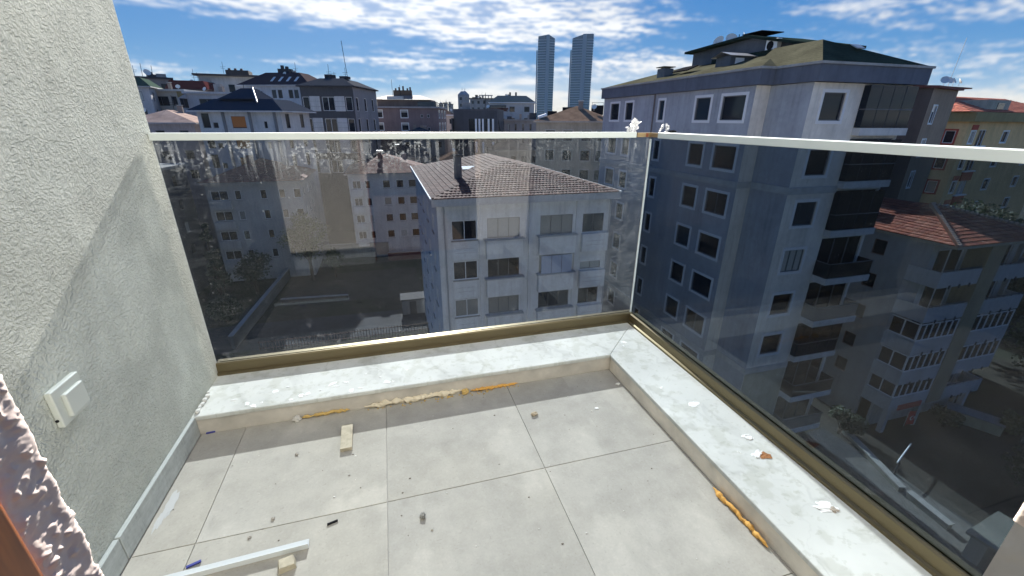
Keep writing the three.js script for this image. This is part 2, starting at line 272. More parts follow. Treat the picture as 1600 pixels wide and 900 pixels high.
// glass railing
{
  const g = thing('glass_railing', 'tinted glass balustrade with white top rail and bronze base channel', 'railing', [0, 0, 0]);
  const chan = [[-.010, 0], [.030, 0], [.030, .012], [.019, .016], [.017, .056], [.010, .062], [.004, .062], [.004, .055], [-.004, .055], [-.004, .062], [-.03, .062], [-.03, 0]];   // section: inside to the right
  const fc = shapeExt(chan, GX + .012 - WX - .004, 0); // along +z of shape -> rotate so that shape x -> world +z, extrude -> world -x
  fc.rotateY(-Math.PI / 2).translate(GX + .012, MT, GZ);
  const front = mesh('base_channel', fc, M.bronze, g);
  const sc = shapeExt(chan.map(([a, b]) => [-a, b]), -GZ - .03 - .23, 0); sc.translate(GX, MT, GZ + .031);
  mesh('base_channel', sc, M.bronze, g);
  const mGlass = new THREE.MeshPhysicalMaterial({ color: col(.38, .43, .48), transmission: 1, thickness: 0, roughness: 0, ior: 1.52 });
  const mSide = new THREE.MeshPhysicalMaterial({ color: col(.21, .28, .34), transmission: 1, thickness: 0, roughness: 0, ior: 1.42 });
  const yb = MT + .056, yt = -.072;
  const pane = (w, m) => new THREE.PlaneGeometry(w, yt - yb);
  const wf = GX - WX - .006, ws = -GZ - .004 - .232;
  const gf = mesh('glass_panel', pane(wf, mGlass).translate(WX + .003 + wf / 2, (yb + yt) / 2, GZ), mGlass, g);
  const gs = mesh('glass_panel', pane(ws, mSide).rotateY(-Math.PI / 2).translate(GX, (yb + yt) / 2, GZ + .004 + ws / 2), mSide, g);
  const dust = (t) => new THREE.MeshPhysicalMaterial({ color: col(.66, .67, .68), roughness: 1, transmission: .35, thickness: 0, alphaMap: t, transparent: true, side: THREE.DoubleSide });
  mesh('dried_dirt', pane(wf).translate(WX + .003 + wf / 2, (yb + yt) / 2, GZ + .004), dust(dustTex(false)), gf);
  mesh('dried_dirt', pane(ws).rotateY(-Math.PI / 2).translate(GX - .004, (yb + yt) / 2, GZ + .004 + ws / 2), dust(dustTex(true)), gs);
  mesh('sealant_joint', bxg(GX - .005, GX + .003, yb, yt - .02, GZ + .001, GZ + .010), std([.72, .76, .76], .5), g);
  // top rail: the white cover stops short of the corner and leaves the raw bracket bare
  const rh = .029, ry = -.056 - rh;
  const railF = rbox(1.292 - WX - .004, rh, .05, .003).translate((1.292 + WX + .004) / 2, ry + rh / 2, GZ + .003);
  mesh('top_rail', railF, M.rail, g);
  const zr0 = -2.045, railS = rbox(.05, rh, -.235 - zr0, .003).translate(GX - .003, ry + rh / 2, (zr0 - .235) / 2);
  mesh('top_rail', railS, M.rail, g);
  const br = merge([bxg(1.292, GX + .016, ry + .003, ry + rh - .004, GZ - .016, GZ + .020), bxg(GX - .021, GX + .0155, ry + .0035, ry + rh - .0045, GZ + .0195, zr0)]);
  const bm = mesh('corner_bracket', br, M.rawmetal, g);
  mesh('rust_patch', bxg(1.352, 1.366, ry + .004, ry + rh - .006, GZ + .0195, GZ + .0215), M.rust, bm);
  mesh('cut_end', bxg(1.288, 1.296, ry + .001, ry + rh - .002, GZ - .019, GZ + .0262), M.dark, bm);
  rebase(g, .3, MT, -1.6);
}
// torn protective film on the rail corner
function film(label, pts, seed) {
  const g = new THREE.PlaneGeometry(1, 1, 14, 14), p = g.attributes.position;
  for (let i = 0; i < p.count; i++) {
    const u = p.getX(i) + .5, v = p.getY(i) + .5, a = mix(mix(pts[0], pts[1], u), mix(pts[3], pts[2], u), v), e = Math.min(u, 1 - u, v, 1 - v);
    const n = k => pn.noise(u * 4 + seed, v * 4 + k, seed * 2.3) * .010 + pn.noise(u * 11 + seed, v * 11 + k, 3.3) * .004 * (e < .05 ? 2 : 1);
    p.setXYZ(i, a[0] + n(1), a[1] + n(5), a[2] + n(9) * 1.8);
  }
  g.computeVertexNormals();
  const m = new THREE.Mesh(g, new THREE.MeshPhysicalMaterial({ color: col(.80, .81, .83), roughness: .5, transmission: .3, thickness: 0, side: THREE.DoubleSide })); m.name = numbered('torn_film'); m.castShadow = m.receiveShadow = true; tag(m, label, 'plastic film'); scene.add(m);
  const c = pts[0]; g.translate(-c[0], -c[1], -c[2]); m.position.set(...c);
}
film('crumpled flap of white protective film standing left of the bare rail corner', [[1.255, -.058, -2.15], [1.285, -.058, -2.14], [1.325, -.008, -2.15], [1.285, .012, -2.16]], 4.2);
film('small white film scrap sticking out beside the crumpled flap', [[1.252, -.058, -2.148], [1.268, -.057, -2.142], [1.262, -.026, -2.14], [1.238, -.034, -2.15]], 9.7);
film('thin white film strip curling off the right rail end', [[1.372, -.056, -2.05], [1.382, -.056, -2.045], [1.412, -.016, -2.06], [1.405, -.018, -2.07]], 14.1);
film('short bent white film curl behind the thin film strip', [[1.402, -.056, -2.03], [1.412, -.056, -2.03], [1.418, -.018, -2.04], [1.407, -.016, -2.045]], 19.4);
{ const m = mesh('tape_scrap', blobGeo(.018, .006, .014, 21, 2, .5), M.dark, scene); m.name = numbered('tape_scrap'); m.position.set(1.412, -.050, -1.99); tag(m, 'black scrap of tape lying on the right rail beside its end', 'tape'); }
// ------------------------------------------------------------------ the house the photographer stands in
{
  const g = thing('apartment_house', 'white apartment house around the balcony door, its rough door edges in front', 'building', [0, 0, 0]);
  const OX0 = -.181, OX1 = .800, OY0 = -1.285, OY1 = .95, t = .30, mF = mPlaster;
  const s = new THREE.Shape([[-7, -22.5], [9, -22.5], [9, 6], [-7, 6]].map(p => new THREE.Vector2(...p)));
  s.holes.push(new THREE.Path([[OX0 - .004, OY0], [OX0 - .004, OY1], [OX1 + .004, OY1], [OX1 + .004, OY0]].map(p => new THREE.Vector2(...p))));
  const f = new THREE.ExtrudeGeometry(s, { depth: t, bevelEnabled: false }).translate(0, 0, HZ);
  const mH = P(.84, .82, .78);
  mesh('facade', f, mH, g);
  box(g, 'side_wall', mH, -6.997, -6.6, -22.5, 5.99, HZ + t, 12); box(g, 'side_wall', mH, 6 + 2.6, 8.997, -22.5, 5.99, HZ + t, 12); box(g, 'back_wall', mH, -6.6, 8.6, -22.5, 5.99, 11.7, 12);
  box(g, 'roof_slab', M.concrete, -6.6, 8.6, 5.6, 5.9, HZ + t, 11.7);
  const inn = P(.6, .58, .54);
  box(g, 'room_floor', std([.3, .2, .12], .5), -2.4, 3, -1.5, -1.29, HZ + t, 4); box(g, 'room_ceiling', inn, -2.4, 3, 1.4, 1.6, HZ + t, 4);
  box(g, 'room_wall', inn, -2.6, -2.4, -1.5, 1.6, HZ + t, 4.2); box(g, 'room_wall', inn, 3, 3.2, -1.5, 1.6, HZ + t, 4.2); box(g, 'room_wall', inn, -2.4, 3, -1.5, 1.6, 4, 4.2);
  // rough render wrapped round the door edges
  const edge = (sx, x0, seed, amp, deep, name, mat) => {
    const nv = 1100, nu = 60, y0 = -.52, y1 = .10, pos = [], idx = [], uv = [];
    for (let j = 0; j <= nv; j++) for (let i = 0; i <= nu; i++) {
      const y = y0 + (y1 - y0) * j / nv, q = i / nu, rad = .004; let L = q * (deep + .05), x, z, nx, nz;
      if (L < deep - rad) { x = 0; z = -L; nx = 1; nz = 0; } else if (L < deep - rad + rad * 1.57) { const a = (L - deep + rad) / rad; x = -rad + rad * Math.cos(a); z = -(deep - rad) - rad * Math.sin(a); nx = Math.cos(a); nz = -Math.sin(a); } else { x = -rad - (L - deep + rad - rad * 1.57); z = -deep; nx = 0; nz = -1; }
      const fade = Math.min(1, i / 3) * Math.min(1, (nu - i) / 4);
      let h = fbm3(y * 80 + seed, L * 80 + seed, seed, 2), h2 = fbm3(y * 300 + seed, L * 300, seed + 4, 2), lump = Math.max(0, fbm3(y * 190 + seed, L * 190, seed + 9, 2) - .10) * (.4 + 1.2 * Math.max(0, .5 + pn.noise(y * 40, L * 40, seed)));
      const d = amp * fade * (.0012 + h * .0018 + h2 * .0005 + lump * .0033);
      pos.push(x0 + sx * (x + nx * d), y, HZ - .002 + deep + z + nz * d); uv.push(L, y);
    }
    for (let j = 0; j < nv; j++) for (let i = 0; i < nu; i++) { const a = j * (nu + 1) + i, b = a + 1, c = a + nu + 1, e = c + 1; sx > 0 ? idx.push(a, b, c, b, e, c) : idx.push(a, c, b, b, c, e); }
    const q = new THREE.BufferGeometry(); q.setAttribute('position', new THREE.Float32BufferAttribute(pos, 3)); q.setAttribute('uv', new THREE.Float32BufferAttribute(uv, 2)); q.setIndex(idx); q.computeVertexNormals();
    return mesh(name, q, mat, g);
  };
  edge(1, OX0, 3.7, 1.0, .032, 'rough_plaster_edge', std([.80, .67, .61], .9)).userData.label = 'lumpy pinkish white plaster edge at the left of the door';
  edge(-1, OX1, 8.3, .42, .10, 'rough_plaster_edge', std([.92, .79, .68], .9)).userData.label = 'brownish plaster edge at the right of the door';
  rebase(g, 1, -22.5, 6);
}
{
  const g = thing('door_frame', 'varnished orange brown wooden door frame at the lower left', 'door frame', [0, 0, 0]);
  const m = new THREE.MeshPhysicalMaterial({ map: rep(Twood, .22), roughness: .42, clearcoat: .35, clearcoatRoughness: .25 });
  const st = merge([rbox(.07, 2.2, .062, .004).translate(-.21, -.17, -.164), rbox(.05, 2.2, .05, .004).translate(-.222, -.17, -.106)]);
  { const p = st.attributes.position, n = st.attributes.normal, uv = st.attributes.uv; for (let i = 0; i < p.count; i++) uv.setXY(i, Math.abs(n.getX(i)) > .5 ? p.getZ(i) : p.getX(i), p.getY(i)); }
  mesh('frame_post', st, m, g);
  const gk = mesh('gasket', bxg(-.1965, -.188, -1.27, .93, -.1325, -.1245), M.dark, g);
  rebase(g, -.21, -1.28, -.16);
}
// ------------------------------------------------------------------ builders' leftovers on the floor
const lay = (name, label, cat, geo, mat, x, y, z, ry = 0, group) => { const m = mesh(name, geo, mat, scene); m.name = numbered(name); m.position.set(x, y, z); m.rotation.y = ry; tag(m, label, cat, group); return m; };
function foam(label, x0, z0, x1, z1, rad, mat, seed, y = FL + .006, flat = 1) {
  const n = 40, pts = []; for (let i = 0; i <= n; i++) { const t = i / n; pts.push(new THREE.Vector3(x0 + (x1 - x0) * t + .004 * pn.noise(t * 9, seed, 1), y + .006 * pn.noise(t * 12, seed, 5), z0 + (z1 - z0) * t + .004 * pn.noise(t * 14, seed, 8))); }
  const c = new THREE.CatmullRomCurve3(pts), g = new THREE.TubeGeometry(c, 70, rad, 8), p = g.attributes.position, v = new THREE.Vector3();
  for (let i = 0; i < p.count; i++) { v.fromBufferAttribute(p, i); const t = clamp(((v.x - x0) * (x1 - x0) + (v.z - z0) * (z1 - z0)) / ((x1 - x0) ** 2 + (z1 - z0) ** 2)), q = c.getPoint(t), k = (.75 + .9 * pn.noise(v.x * 40 + seed, v.y * 60, v.z * 40) + .5 * pn.noise(v.x * 110, v.y * 110 + seed, v.z * 110)) * Math.min(1, .15 + 7 * Math.min(t, 1 - t)); v.sub(q).multiplyScalar(Math.max(.2, k)); v.y *= flat; v.add(q); p.setXYZ(i, v.x, v.y, v.z); }
  g.computeVertexNormals(); g.translate(-x0, -FL, -z0);
  return lay('foam_bead', label, 'foam', g, mat, x0, FL, z0);
}
const mFoam = std([.74, .66, .50], .95), mFoamO = std([.66, .36, .09], .95), mFoamY = std([.58, .40, .14], .95);
foam('pale beige bead of building foam along the front parapet foot', -.21, -1.792, .262, -1.80, .0155, mFoam, 2.1, FL + .014);
foam('thin yellowish foam bead left of the pale bead at the parapet foot', -.485, -1.790, -.275, -1.797, .0085, mFoamY, 5.3, FL + .010);
foam('flat orange foam smear right of the pale bead at the parapet foot', .30, -1.796, .555, -1.800, .0125, mFoamO, 7.9, FL + .006, .6);
foam('orange foam strip along the foot of the right parapet', 1.058, -.95, 1.062, -.70, .0105, mFoamO, 11.2, FL + .008);
lay('plaster_lump', 'white plaster lump at the left end of the yellowish foam', 'plaster', blobGeo(.017, .014, .015, 4, 3, .6), std([.62, .60, .55], .95), -.50, FL + .012, -1.782);
lay('foam_chunk', 'small angular foam chunk between the beige bead and orange smear', 'foam', blobGeo(.020, .013, .015, 9, 1, .5), mFoamY, .272, FL + .013, -1.786);
{
  const r = rng(61), cr = []; for (let i = 0; i < 60; i++) { const q = r(); cr.push(blobGeo(.002 + .003 * r(), .002 + .002 * r(), .002 + .003 * r(), i, 0, .4).translate(-.22 + q * .75 + .06 * r(), .002, .018 + .03 * r() * r())); }
  const m = lay('foam_crumbs', 'crumbs of foam scattered below the front parapet', 'crumbs', merge(cr), mFoamY, 0, FL, -1.80); m.userData.kind = 'stuff';
  const dr = []; const r2 = rng(62); for (let i = 0; i < 90; i++) { const s = .0012 + .0026 * r2() * r2(); dr.push(blobGeo(s * 1.5, s * .7, s, i, 0, .4).translate(-.85 + 1.9 * r2(), .001, -1.74 + 1.25 * r2())); }
  const d = lay('grit', 'grit scattered over the floor tiles', 'grit', merge(dr.slice(0, 40)), std([.22, .2, .17], 1), 0, FL, 0); d.userData.kind = 'stuff';
  const e = lay('plaster_crumbs', 'white plaster crumbs scattered over the floor tiles', 'crumbs', merge(dr.slice(40).map(q => q.translate(.12, 0, .05))), std([.75, .74, .7], 1), 0, FL, 0); e.userData.kind = 'stuff';
}
lay('cement_smear', 'pale cement smear on the floor beside the left skirting', 'cement', merge([blobGeo(.013, .0008, .06, 44, 3, .7), blobGeo(.008, .0008, .03, 47, 3, .7).translate(-.010, 0, .08)]), std([.45, .46, .45], .95), -.856, FL + .0006, -1.42, .04);
const mBlock = std([.60, .555, .44], .85, { map: rep(Tkick, .2) });
lay('wood_wedge', 'pale flat wooden wedge lying at the edge of the parapet shadow', 'wedge', (() => { const g = shapeExt([[0, 0], [.15, 0], [.15, .016], [.10, .016], [.02, .022], [0, .020]], .044, .0012); return g.translate(-.075, .001, -.022).rotateY(-Math.PI / 2); })(), mBlock, -.275, FL, -1.598, .03);
lay('stone_chip', 'beige square stone chip on the back right tile', 'chip', blobGeo(.018, .008, .013, 13, 1, .35), std([.42, .35, .25], .95), .552, FL + .006, -1.537, .4);
lay('pebble', 'round grey pebble in the middle of the floor', 'pebble', blobGeo(.010, .008, .011, 17, 3, .35), std([.25, .245, .22], .95), .004, FL + .007, -1.119);
lay('plastic_sliver', 'small black plastic sliver near the left tile joint', 'plastic piece', rbox(.034, .005, .007, .001), M.dark, -.293, FL + .003, -1.178, .25);
const mBlue = std([.04, .05, .26], .5);
lay('blue_spacer', 'blue plastic tile spacer left of the aluminium strip', 'tile spacer', rbox(.038, .006, .008, .001), mBlue, -.688, FL + .004, -1.136, .32);
lay('blue_spacer', 'blue plastic tile spacer in the back left floor corner', 'tile spacer', rbox(.034, .006, .006, .001), mBlue, -.85, FL + .004, -1.797, .1);
lay('metal_strip', 'pale grey metal angle strip lying on the floor at the front', 'metal strip', (() => { const L = .62, g = shapeExt([[0, 0], [.028, .006], [.028, .009], [.003, .0045], [.003, .020], [0, .020]], L, .0004); return g.rotateY(Math.PI / 2).translate(-L, .001, .012); })(), std([.62, .65, .65], .45), -.358, FL, -1.112, .035);
lay('wood_block', 'short pale wooden block touching the metal strip', 'block', shapeExt([[0, 0], [.05, 0], [.046, .020], [.006, .024]], .032, .0012).translate(-.025, .001, 0).rotateY(.25), mBlock, -.415, FL, -1.068);
lay('plaster_dab', 'white plaster dab on the back right tile near the corner', 'plaster', blobGeo(.010, .0025, .007, 23, 2, .4), std([.8, .8, .77], .9), .856, FL + .001, -1.502);
lay('plaster_fleck', 'small white plaster fleck in the back right floor corner', 'plaster', blobGeo(.011, .005, .007, 26, 2, .6), std([.8, .8, .76], .9), 1.052, FL + .003, -1.655);
for (const [i, [x, z, s, lb]] of [[-.549, -1.193, .006, 'grey mortar crumb nearest the tile joint left of the black sliver'], [-.491, -1.25, .007, 'grey mortar crumb behind the tile joint left of the black sliver'], [-.467, -1.558, .008, 'grey mortar crumb left of the wooden wedge on the back left tile'], [.03, -1.06, .004, 'tiny dark crumb in front of the grey pebble']].entries()) lay('mortar_crumb', lb, 'crumb', blobGeo(s, s * .6, s * .8, 30 + i, 1, .5), std([.40, .37, .32], .95), x, FL + s * .4, z, i);
// ================================================================== BUILDING KIT (local frame: x along the front, front face at z = 0 looking to +z, y from the ground)
const G0 = -22.5;
const geoCache = {}; const cached = (k, f) => geoCache[k] ??= f();
function frameGeo(w, h, cols, rows, fw, z0, z1) {
  return cached(['f', w.toFixed(2), h.toFixed(2), cols, rows, fw, z0, z1].join(), () => {
    const a = [bxg(0, fw, 0, h, z0, z1), bxg(w - fw, w, 0, h, z0, z1), bxg(fw, w - fw, 0, fw, z0, z1), bxg(fw, w - fw, h - fw, h, z0, z1)];
    for (let i = 1; i < cols; i++) a.push(bxg(w * i / cols - fw / 2, w * i / cols + fw / 2, fw, h - fw, z0 + .004, z1 - .004));
    for (let i = 1; i < rows; i++) a.push(bxg(fw, w - fw, h * i / rows - fw / 2, h * i / rows + fw / 2, z0 + .008, z1 - .008));
    return merge(a);
  });
}
const paneGeo = (w, h) => cached(['p', w.toFixed(2), h.toFixed(2)].join(), () => bxg(.01, w - .01, .01, h - .01, -.125, -.105));
const surGeo = (w, h, s, d) => cached(['s', w.toFixed(2), h.toFixed(2), s, d].join(), () => merge([bxg(-s, 0, -s, h + s, .001, d), bxg(w, w + s, -s, h + s, .001, d), bxg(0, w, -s, 0, .001, d), bxg(0, w, h, h + s, .001, d)]));
const sillGeo = (w) => cached(['l', w.toFixed(2)].join(), () => bxg(-.06, w + .06, -.09, -.005, -.10, .09));
// wall from A to B (seen from outside A is left), with window openings; o: {mat, t, name}; each win: [u, y, w, h, style]
function face(g, A, B, y0, y1, wins, mat, o = {}) {
  const t = o.t ?? .22, dx = B[0] - A[0], dz = B[1] - A[1], L = Math.hypot(dx, dz), ry = Math.atan2(-dz, dx);
  const e = .003, s = new THREE.Shape([[e, y0], [L - e, y0], [L - e, y1], [e, y1]].map(p => new THREE.Vector2(...p)));
  for (const [u, y, w, h] of wins) s.holes.push(new THREE.Path([[u, y], [u, y + h], [u + w, y + h], [u + w, y]].map(p => new THREE.Vector2(...p))));
  const m = mesh(o.name ?? 'wall', new THREE.ExtrudeGeometry(s, { depth: t, bevelEnabled: false, curveSegments: 1 }).translate(0, 0, -t), mat, g);
  m.position.set(A[0], 0, A[1]); m.rotation.y = ry;
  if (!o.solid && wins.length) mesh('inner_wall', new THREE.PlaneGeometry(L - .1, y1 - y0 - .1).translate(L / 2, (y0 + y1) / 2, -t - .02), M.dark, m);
  for (const [u, y, w, h, st = {}] of wins) {
    const q = mesh(st.name ?? 'window', frameGeo(w, h, st.cols ?? 1, st.rows ?? 1, st.fw ?? .06, -.13, -.05), st.frame ?? M.frameW, g);
    q.position.set(A[0] + dx / L * u, y, A[1] + dz / L * u); q.rotation.y = ry;
    mesh('pane', paneGeo(w, h), st.pane ?? M.glassDark, q);
    if (st.sur) mesh('surround', surGeo(w, h, st.sur, .035), st.surMat ?? M.white, q);
    if (st.sill) mesh('sill', sillGeo(w), st.sillMat ?? M.concrete, q);
    if (st.shutter) mesh('shutter', bxg(.06, w - .06, h * (1 - st.shutter), h - .06, -.10, -.06), st.shutterMat ?? M.blind, q);
  }
  return m;
}
const grid = (us, ys, w, h, st) => { const a = []; for (const y of ys) for (const u of us) { const s = typeof st === 'function' ? st(u, y) : st; if (s) a.push([u, y, s.w ?? w, s.h ?? h, s]); } return a; };
const seq = (a, d, n) => Array.from({ length: n }, (_, i) => a + d * i);
const wr = rng(4321);
const someGlass = (lit = .25) => { const r = wr(); return r < lit * .5 ? M.blind : r < lit ? M.curtain : r < .75 ? M.glassDark : M.glassBlue; };
// hipped roof over a rectangle; rise over run; ridge along the longer side. Returns its four planes
function hipPlanes(x0, x1, z0, z1, y, rise) {
  const w = x1 - x0, d = z1 - z0, q = Math.min(w, d) / 2, a = w >= d ? [x0 + q, (z0 + z1) / 2] : [(x0 + x1) / 2, z1 - q], b = w >= d ? [x1 - q, (z0 + z1) / 2] : [(x0 + x1) / 2, z0 + q];
  const RA = [a[0], y + rise, a[1]], RB = [b[0], y + rise, b[1]], c = [[x0, y, z1], [x1, y, z1], [x1, y, z0], [x0, y, z0]];
  return w >= d ? [[c[0], c[1], RB, RA], [c[1], c[2], RB], [c[2], c[3], RA, RB], [c[3], c[0], RA]] : [[c[0], c[1], RA], [c[1], c[2], RB, RA], [c[2], c[3], RB], [c[3], c[0], RA, RB]];
}
function hipRoof(g, x0, x1, z0, z1, y, rise, mat, o = {}) {
  const pl = hipPlanes(x0, x1, z0, z1, y, rise), m = mesh(o.name ?? 'roof', quadGeo(pl), mat, g);
  mesh('soffit', bxg(x0, x1, y - (o.th ?? .22), y - .004, z0, z1), o.edge ?? M.frameW, m);
  return [m, pl];
}
// courses of curved clay tiles lying on roof planes: real relief, joined into one part
function tileCourses(parent, planes, cs, seed, cw = .24, cl = .38) {
  const pos = [], colr = [], r = rng(seed), V = p => new THREE.Vector3(...p);
  for (const q of planes) {
    const E0 = V(q[0]), E1 = V(q[1]), T1 = V(q[2]), T0 = q.length > 3 ? V(q[3]) : V(q[2]);
    const n = E1.clone().sub(E0).cross(T1.clone().sub(E0)).normalize(), up = n.clone().cross(E1.clone().sub(E0).normalize()).normalize();
    if (n.y < 0) n.negate();
    const H = Math.abs(T1.clone().sub(E0).dot(up)), rows = Math.max(2, Math.round(H / cl)), ex = E1.clone().sub(E0), LW = ex.length(); ex.normalize();
    const at = (u, v, h) => E0.clone().addScaledVector(ex, u).addScaledVector(up.dot(T1.clone().sub(E0)) < 0 ? up.clone().negate() : up, v).addScaledVector(n, h);
    const tl = T0.clone().sub(E0).dot(ex), tr = T1.clone().sub(E0).dot(ex);
    for (let k = 0; k < rows; k++) {
      const v0 = H * k / rows, v1 = H * (k + 1) / rows, vm = (v0 + v1) / 2 / H, ua = tl * vm, ub = LW + (tr - LW) * vm, nc = Math.floor((ub - ua) / cw); if (nc < 1) continue;
      const w = (ub - ua) / nc;
      for (let i = 0; i < nc; i++) {
        const u = ua + i * w, c = cs[Math.floor(r() * cs.length)], kk = .8 + .4 * r(), f = [0, .22, .5, .78, 1].map(t => [u + t * w, (cs.arch ?? .026) * Math.sin(Math.PI * t)]), dz = .010 * r();
        for (let s = 0; s < 4; s++) {
          const a = at(f[s][0], v0 - .03, f[s][1] + .052 + dz), b = at(f[s + 1][0], v0 - .03, f[s + 1][1] + .052 + dz), d = at(f[s + 1][0], v1, f[s + 1][1] + .012), e = at(f[s][0], v1, f[s][1] + .012), a2 = at(f[s][0], v0 - .03, 0), b2 = at(f[s + 1][0], v0 - .03, 0);
          for (const t of [[a, b, d], [a, d, e], [a2, b2, b], [a2, b, a]]) for (const p of t) { pos.push(p.x, p.y, p.z); colr.push(c[0] * kk, c[1] * kk, c[2] * kk); }
        }
      }
    }
  }
  const g = new THREE.BufferGeometry(); g.setAttribute('position', new THREE.Float32BufferAttribute(pos, 3)); g.setAttribute('color', new THREE.Float32BufferAttribute(colr, 3)); g.computeVertexNormals();
  const m = mesh('roof_tiles', g, new THREE.MeshStandardMaterial({ vertexColors: true, roughness: .85 }), parent); m.userData.kind = 'stuff'; return m;
}
function bar(p0, p1, r, n = 6) { const a = new THREE.Vector3(...p0), b = new THREE.Vector3(...p1), d = b.clone().sub(a), g = new THREE.CylinderGeometry(r, r, d.length(), n); g.applyQuaternion(new THREE.Quaternion().setFromUnitVectors(new THREE.Vector3(0, 1, 0), d.normalize())); return g.translate((a.x + b.x) / 2, (a.y + b.y) / 2, (a.z + b.z) / 2); }
function dish(g, x, y, z, rad, turn, tilt = .5) {
  const d = new THREE.SphereGeometry(rad * 1.6, 20, 6, 0, Math.PI * 2, 0, .68).scale(1, .55, 1); d.translate(0, -rad * 1.6 * .55, 0); d.rotateX(Math.PI / 2 - tilt + Math.PI);
  const arm = bar([0, -rad * .6, 0], [0, -rad * .1, rad * .9], .015), m = mesh('satellite_dish', d.rotateY(turn), M.dish, g); m.position.set(x, y, z);
  mesh('feed_arm', merge([arm.rotateY(turn), bar([0, -rad * 1.5, 0], [0, -.05, 0], .025)]), M.metal, m); return m;
}
function chimney(g, x, y, z, w, h, d, mat, cap) { const m = mesh('chimney', bxg(-w / 2, w / 2, 0, h, -d / 2, d / 2), mat, g); m.position.set(x, y, z); if (cap) mesh('chimney_cap', merge([bxg(-w / 2 - .1, w / 2 + .1, h + .08, h + .14, -d / 2 - .1, d / 2 + .1), bxg(-w / 2 + .05, -w / 2 + .12, h, h + .08, -.05, .05), bxg(w / 2 - .12, w / 2 - .05, h, h + .08, -.05, .05)]), cap, m); return m; }

// ================================================================== NEAR BUILDINGS
// the white apartment block in front, under a clay tile roof
{
  const g = thing('apartment_block', 'white apartment block under a brown clay tile roof straight ahead', 'building', [2.9, G0, -28.3]);
  const W = 12.8, D = 20.6, top = 17.55, wall = P(.76, .765, .765), panel = P(.85, .85, .84), grey = P(.45, .46, .48);
  const ys = seq(top - 2.77, -2.9, 6).map(y => y), st = [];
  const winA = k => ({ cols: 2, frame: M.frameW, fw: .05, pane: k % 2 ? M.glassDark : M.glassBlue, sill: true });
  const wins = [];
  ys.forEach((y, k) => {
    wins.push([.92, y, 1.75, 1.36, { ...winA(k), pane: [M.glassDark, M.glassDark, M.curtain][k % 3] }]);
    wins.push([3.4, y, 2.35, 1.4, { cols: 3, frame: M.frameG, fw: .04, pane: [M.blind, M.glassDark, M.curtain][k % 3] }]);
    wins.push([7.3, y, 2.5, 1.4, { cols: 3, frame: M.frameG, fw: .04, pane: [M.curtain, M.blind, M.glassBlue][k % 3] }]);
    wins.push([10.6, y, 1.7, 1.36, { cols: 2, frame: M.frameG, fw: .04, pane: [M.glassBlue, M.blind, M.glassDark][k % 3] }]);
  });
  face(g, [0, 0], [W, 0], 0, top, wins, wall);
  const lw = grid([2.2, 5.4, 9, 13, 17], ys, 1.1, 1.3, () => ({ frame: M.frameW, sill: true }));
  face(g, [0, -D], [0, 0], 0, top, lw, wall); face(g, [W, 0], [W, -D], 0, top, lw.map(w => [D - w[0] - 1.1, ...w.slice(1)]), wall); face(g, [W, -D], [0, -D], 0, top, [], wall);
  ys.forEach((y, k) => {
    for (const [u, w, s] of [[3.25, 2.65, 1], [7.15, 2.8, 1], [10.5, 2.05, 0], [.85, 1.9, 2]]) {
      const b = mesh('balcony_panel', bxg(u, u + w, y - 1.42, y - .07, .003, s === 2 ? .06 : .42), panel, g);
      if (s === 1) mesh('ledge', bxg(u - .12, u + w + .12, y - .068, y + .02, .003, .5), grey, b);
      if (s !== 1) mesh('joint_line', merge([bxg(u + .3, u + w - .3, y - .62, y - .60, s === 2 ? .06 : .42, s === 2 ? .066 : .426), bxg(u + .3, u + w - .3, y - .92, y - .90, s === 2 ? .06 : .42, s === 2 ? .066 : .426)]), grey, b);
    }
    if (k === 1) { const a = mesh('awning', bxg(7.35, 9.75, y - .05, y + 1.38, .30, .34).rotateX(.0), M.blind, g); a.userData.label = 'blue grey tilted blind over one balcony window'; a.material = std([.40, .45, .56], .5); mesh('slat', merge([bxg(8.13, 8.16, y - .05, y + 1.38, .341, .35), bxg(8.93, 8.96, y - .05, y + 1.38, .341, .35)]), M.frameG, a); const s2 = mesh('shutter', bxg(10.5, 12.4, y + .62, y + 1.4, .1, .14), panel, g); }
  });
  for (const u of [2.95, 6.55, 10.15]) mesh('pilaster', bxg(u - .14, u + .14, 0, top, .002, .12), wall, g);
  mesh('drainpipe', merge([bar([.45, 0, .12], [.45, top, .12], .06), bar([12.7, 0, .1], [12.7, top, .1], .05)]), grey, g);
  const [rf, pl] = hipRoof(g, -.35, W + .45, -D - .3, .45, top + .16, 1.72, M.brownroof, { edge: P(.62, .62, .63), th: .5 });
  tileCourses(rf, pl, [[.155, .06, .043], [.19, .083, .058], [.12, .048, .038], [.25, .14, .10], [.17, .09, .068]], 71, .26, .40);
  mesh('gutter', merge([bar([-.38, top + .17, -D - .3], [-.38, top + .17, .45], .07), bar([W + .48, top + .17, -D - .3], [W + .48, top + .17, .45], .07)]), M.white, rf);
  chimney(g, 2.2, top + .5, -4.4, .5, 1.9, .6, P(.17, .175, .19), M.darkroof);
  mesh('skylight', bxg(-.55, .55, 0, .08, -.35, .35).rotateX(.26).translate(3.6, top + 1.2, -7.6), M.white, g);
}
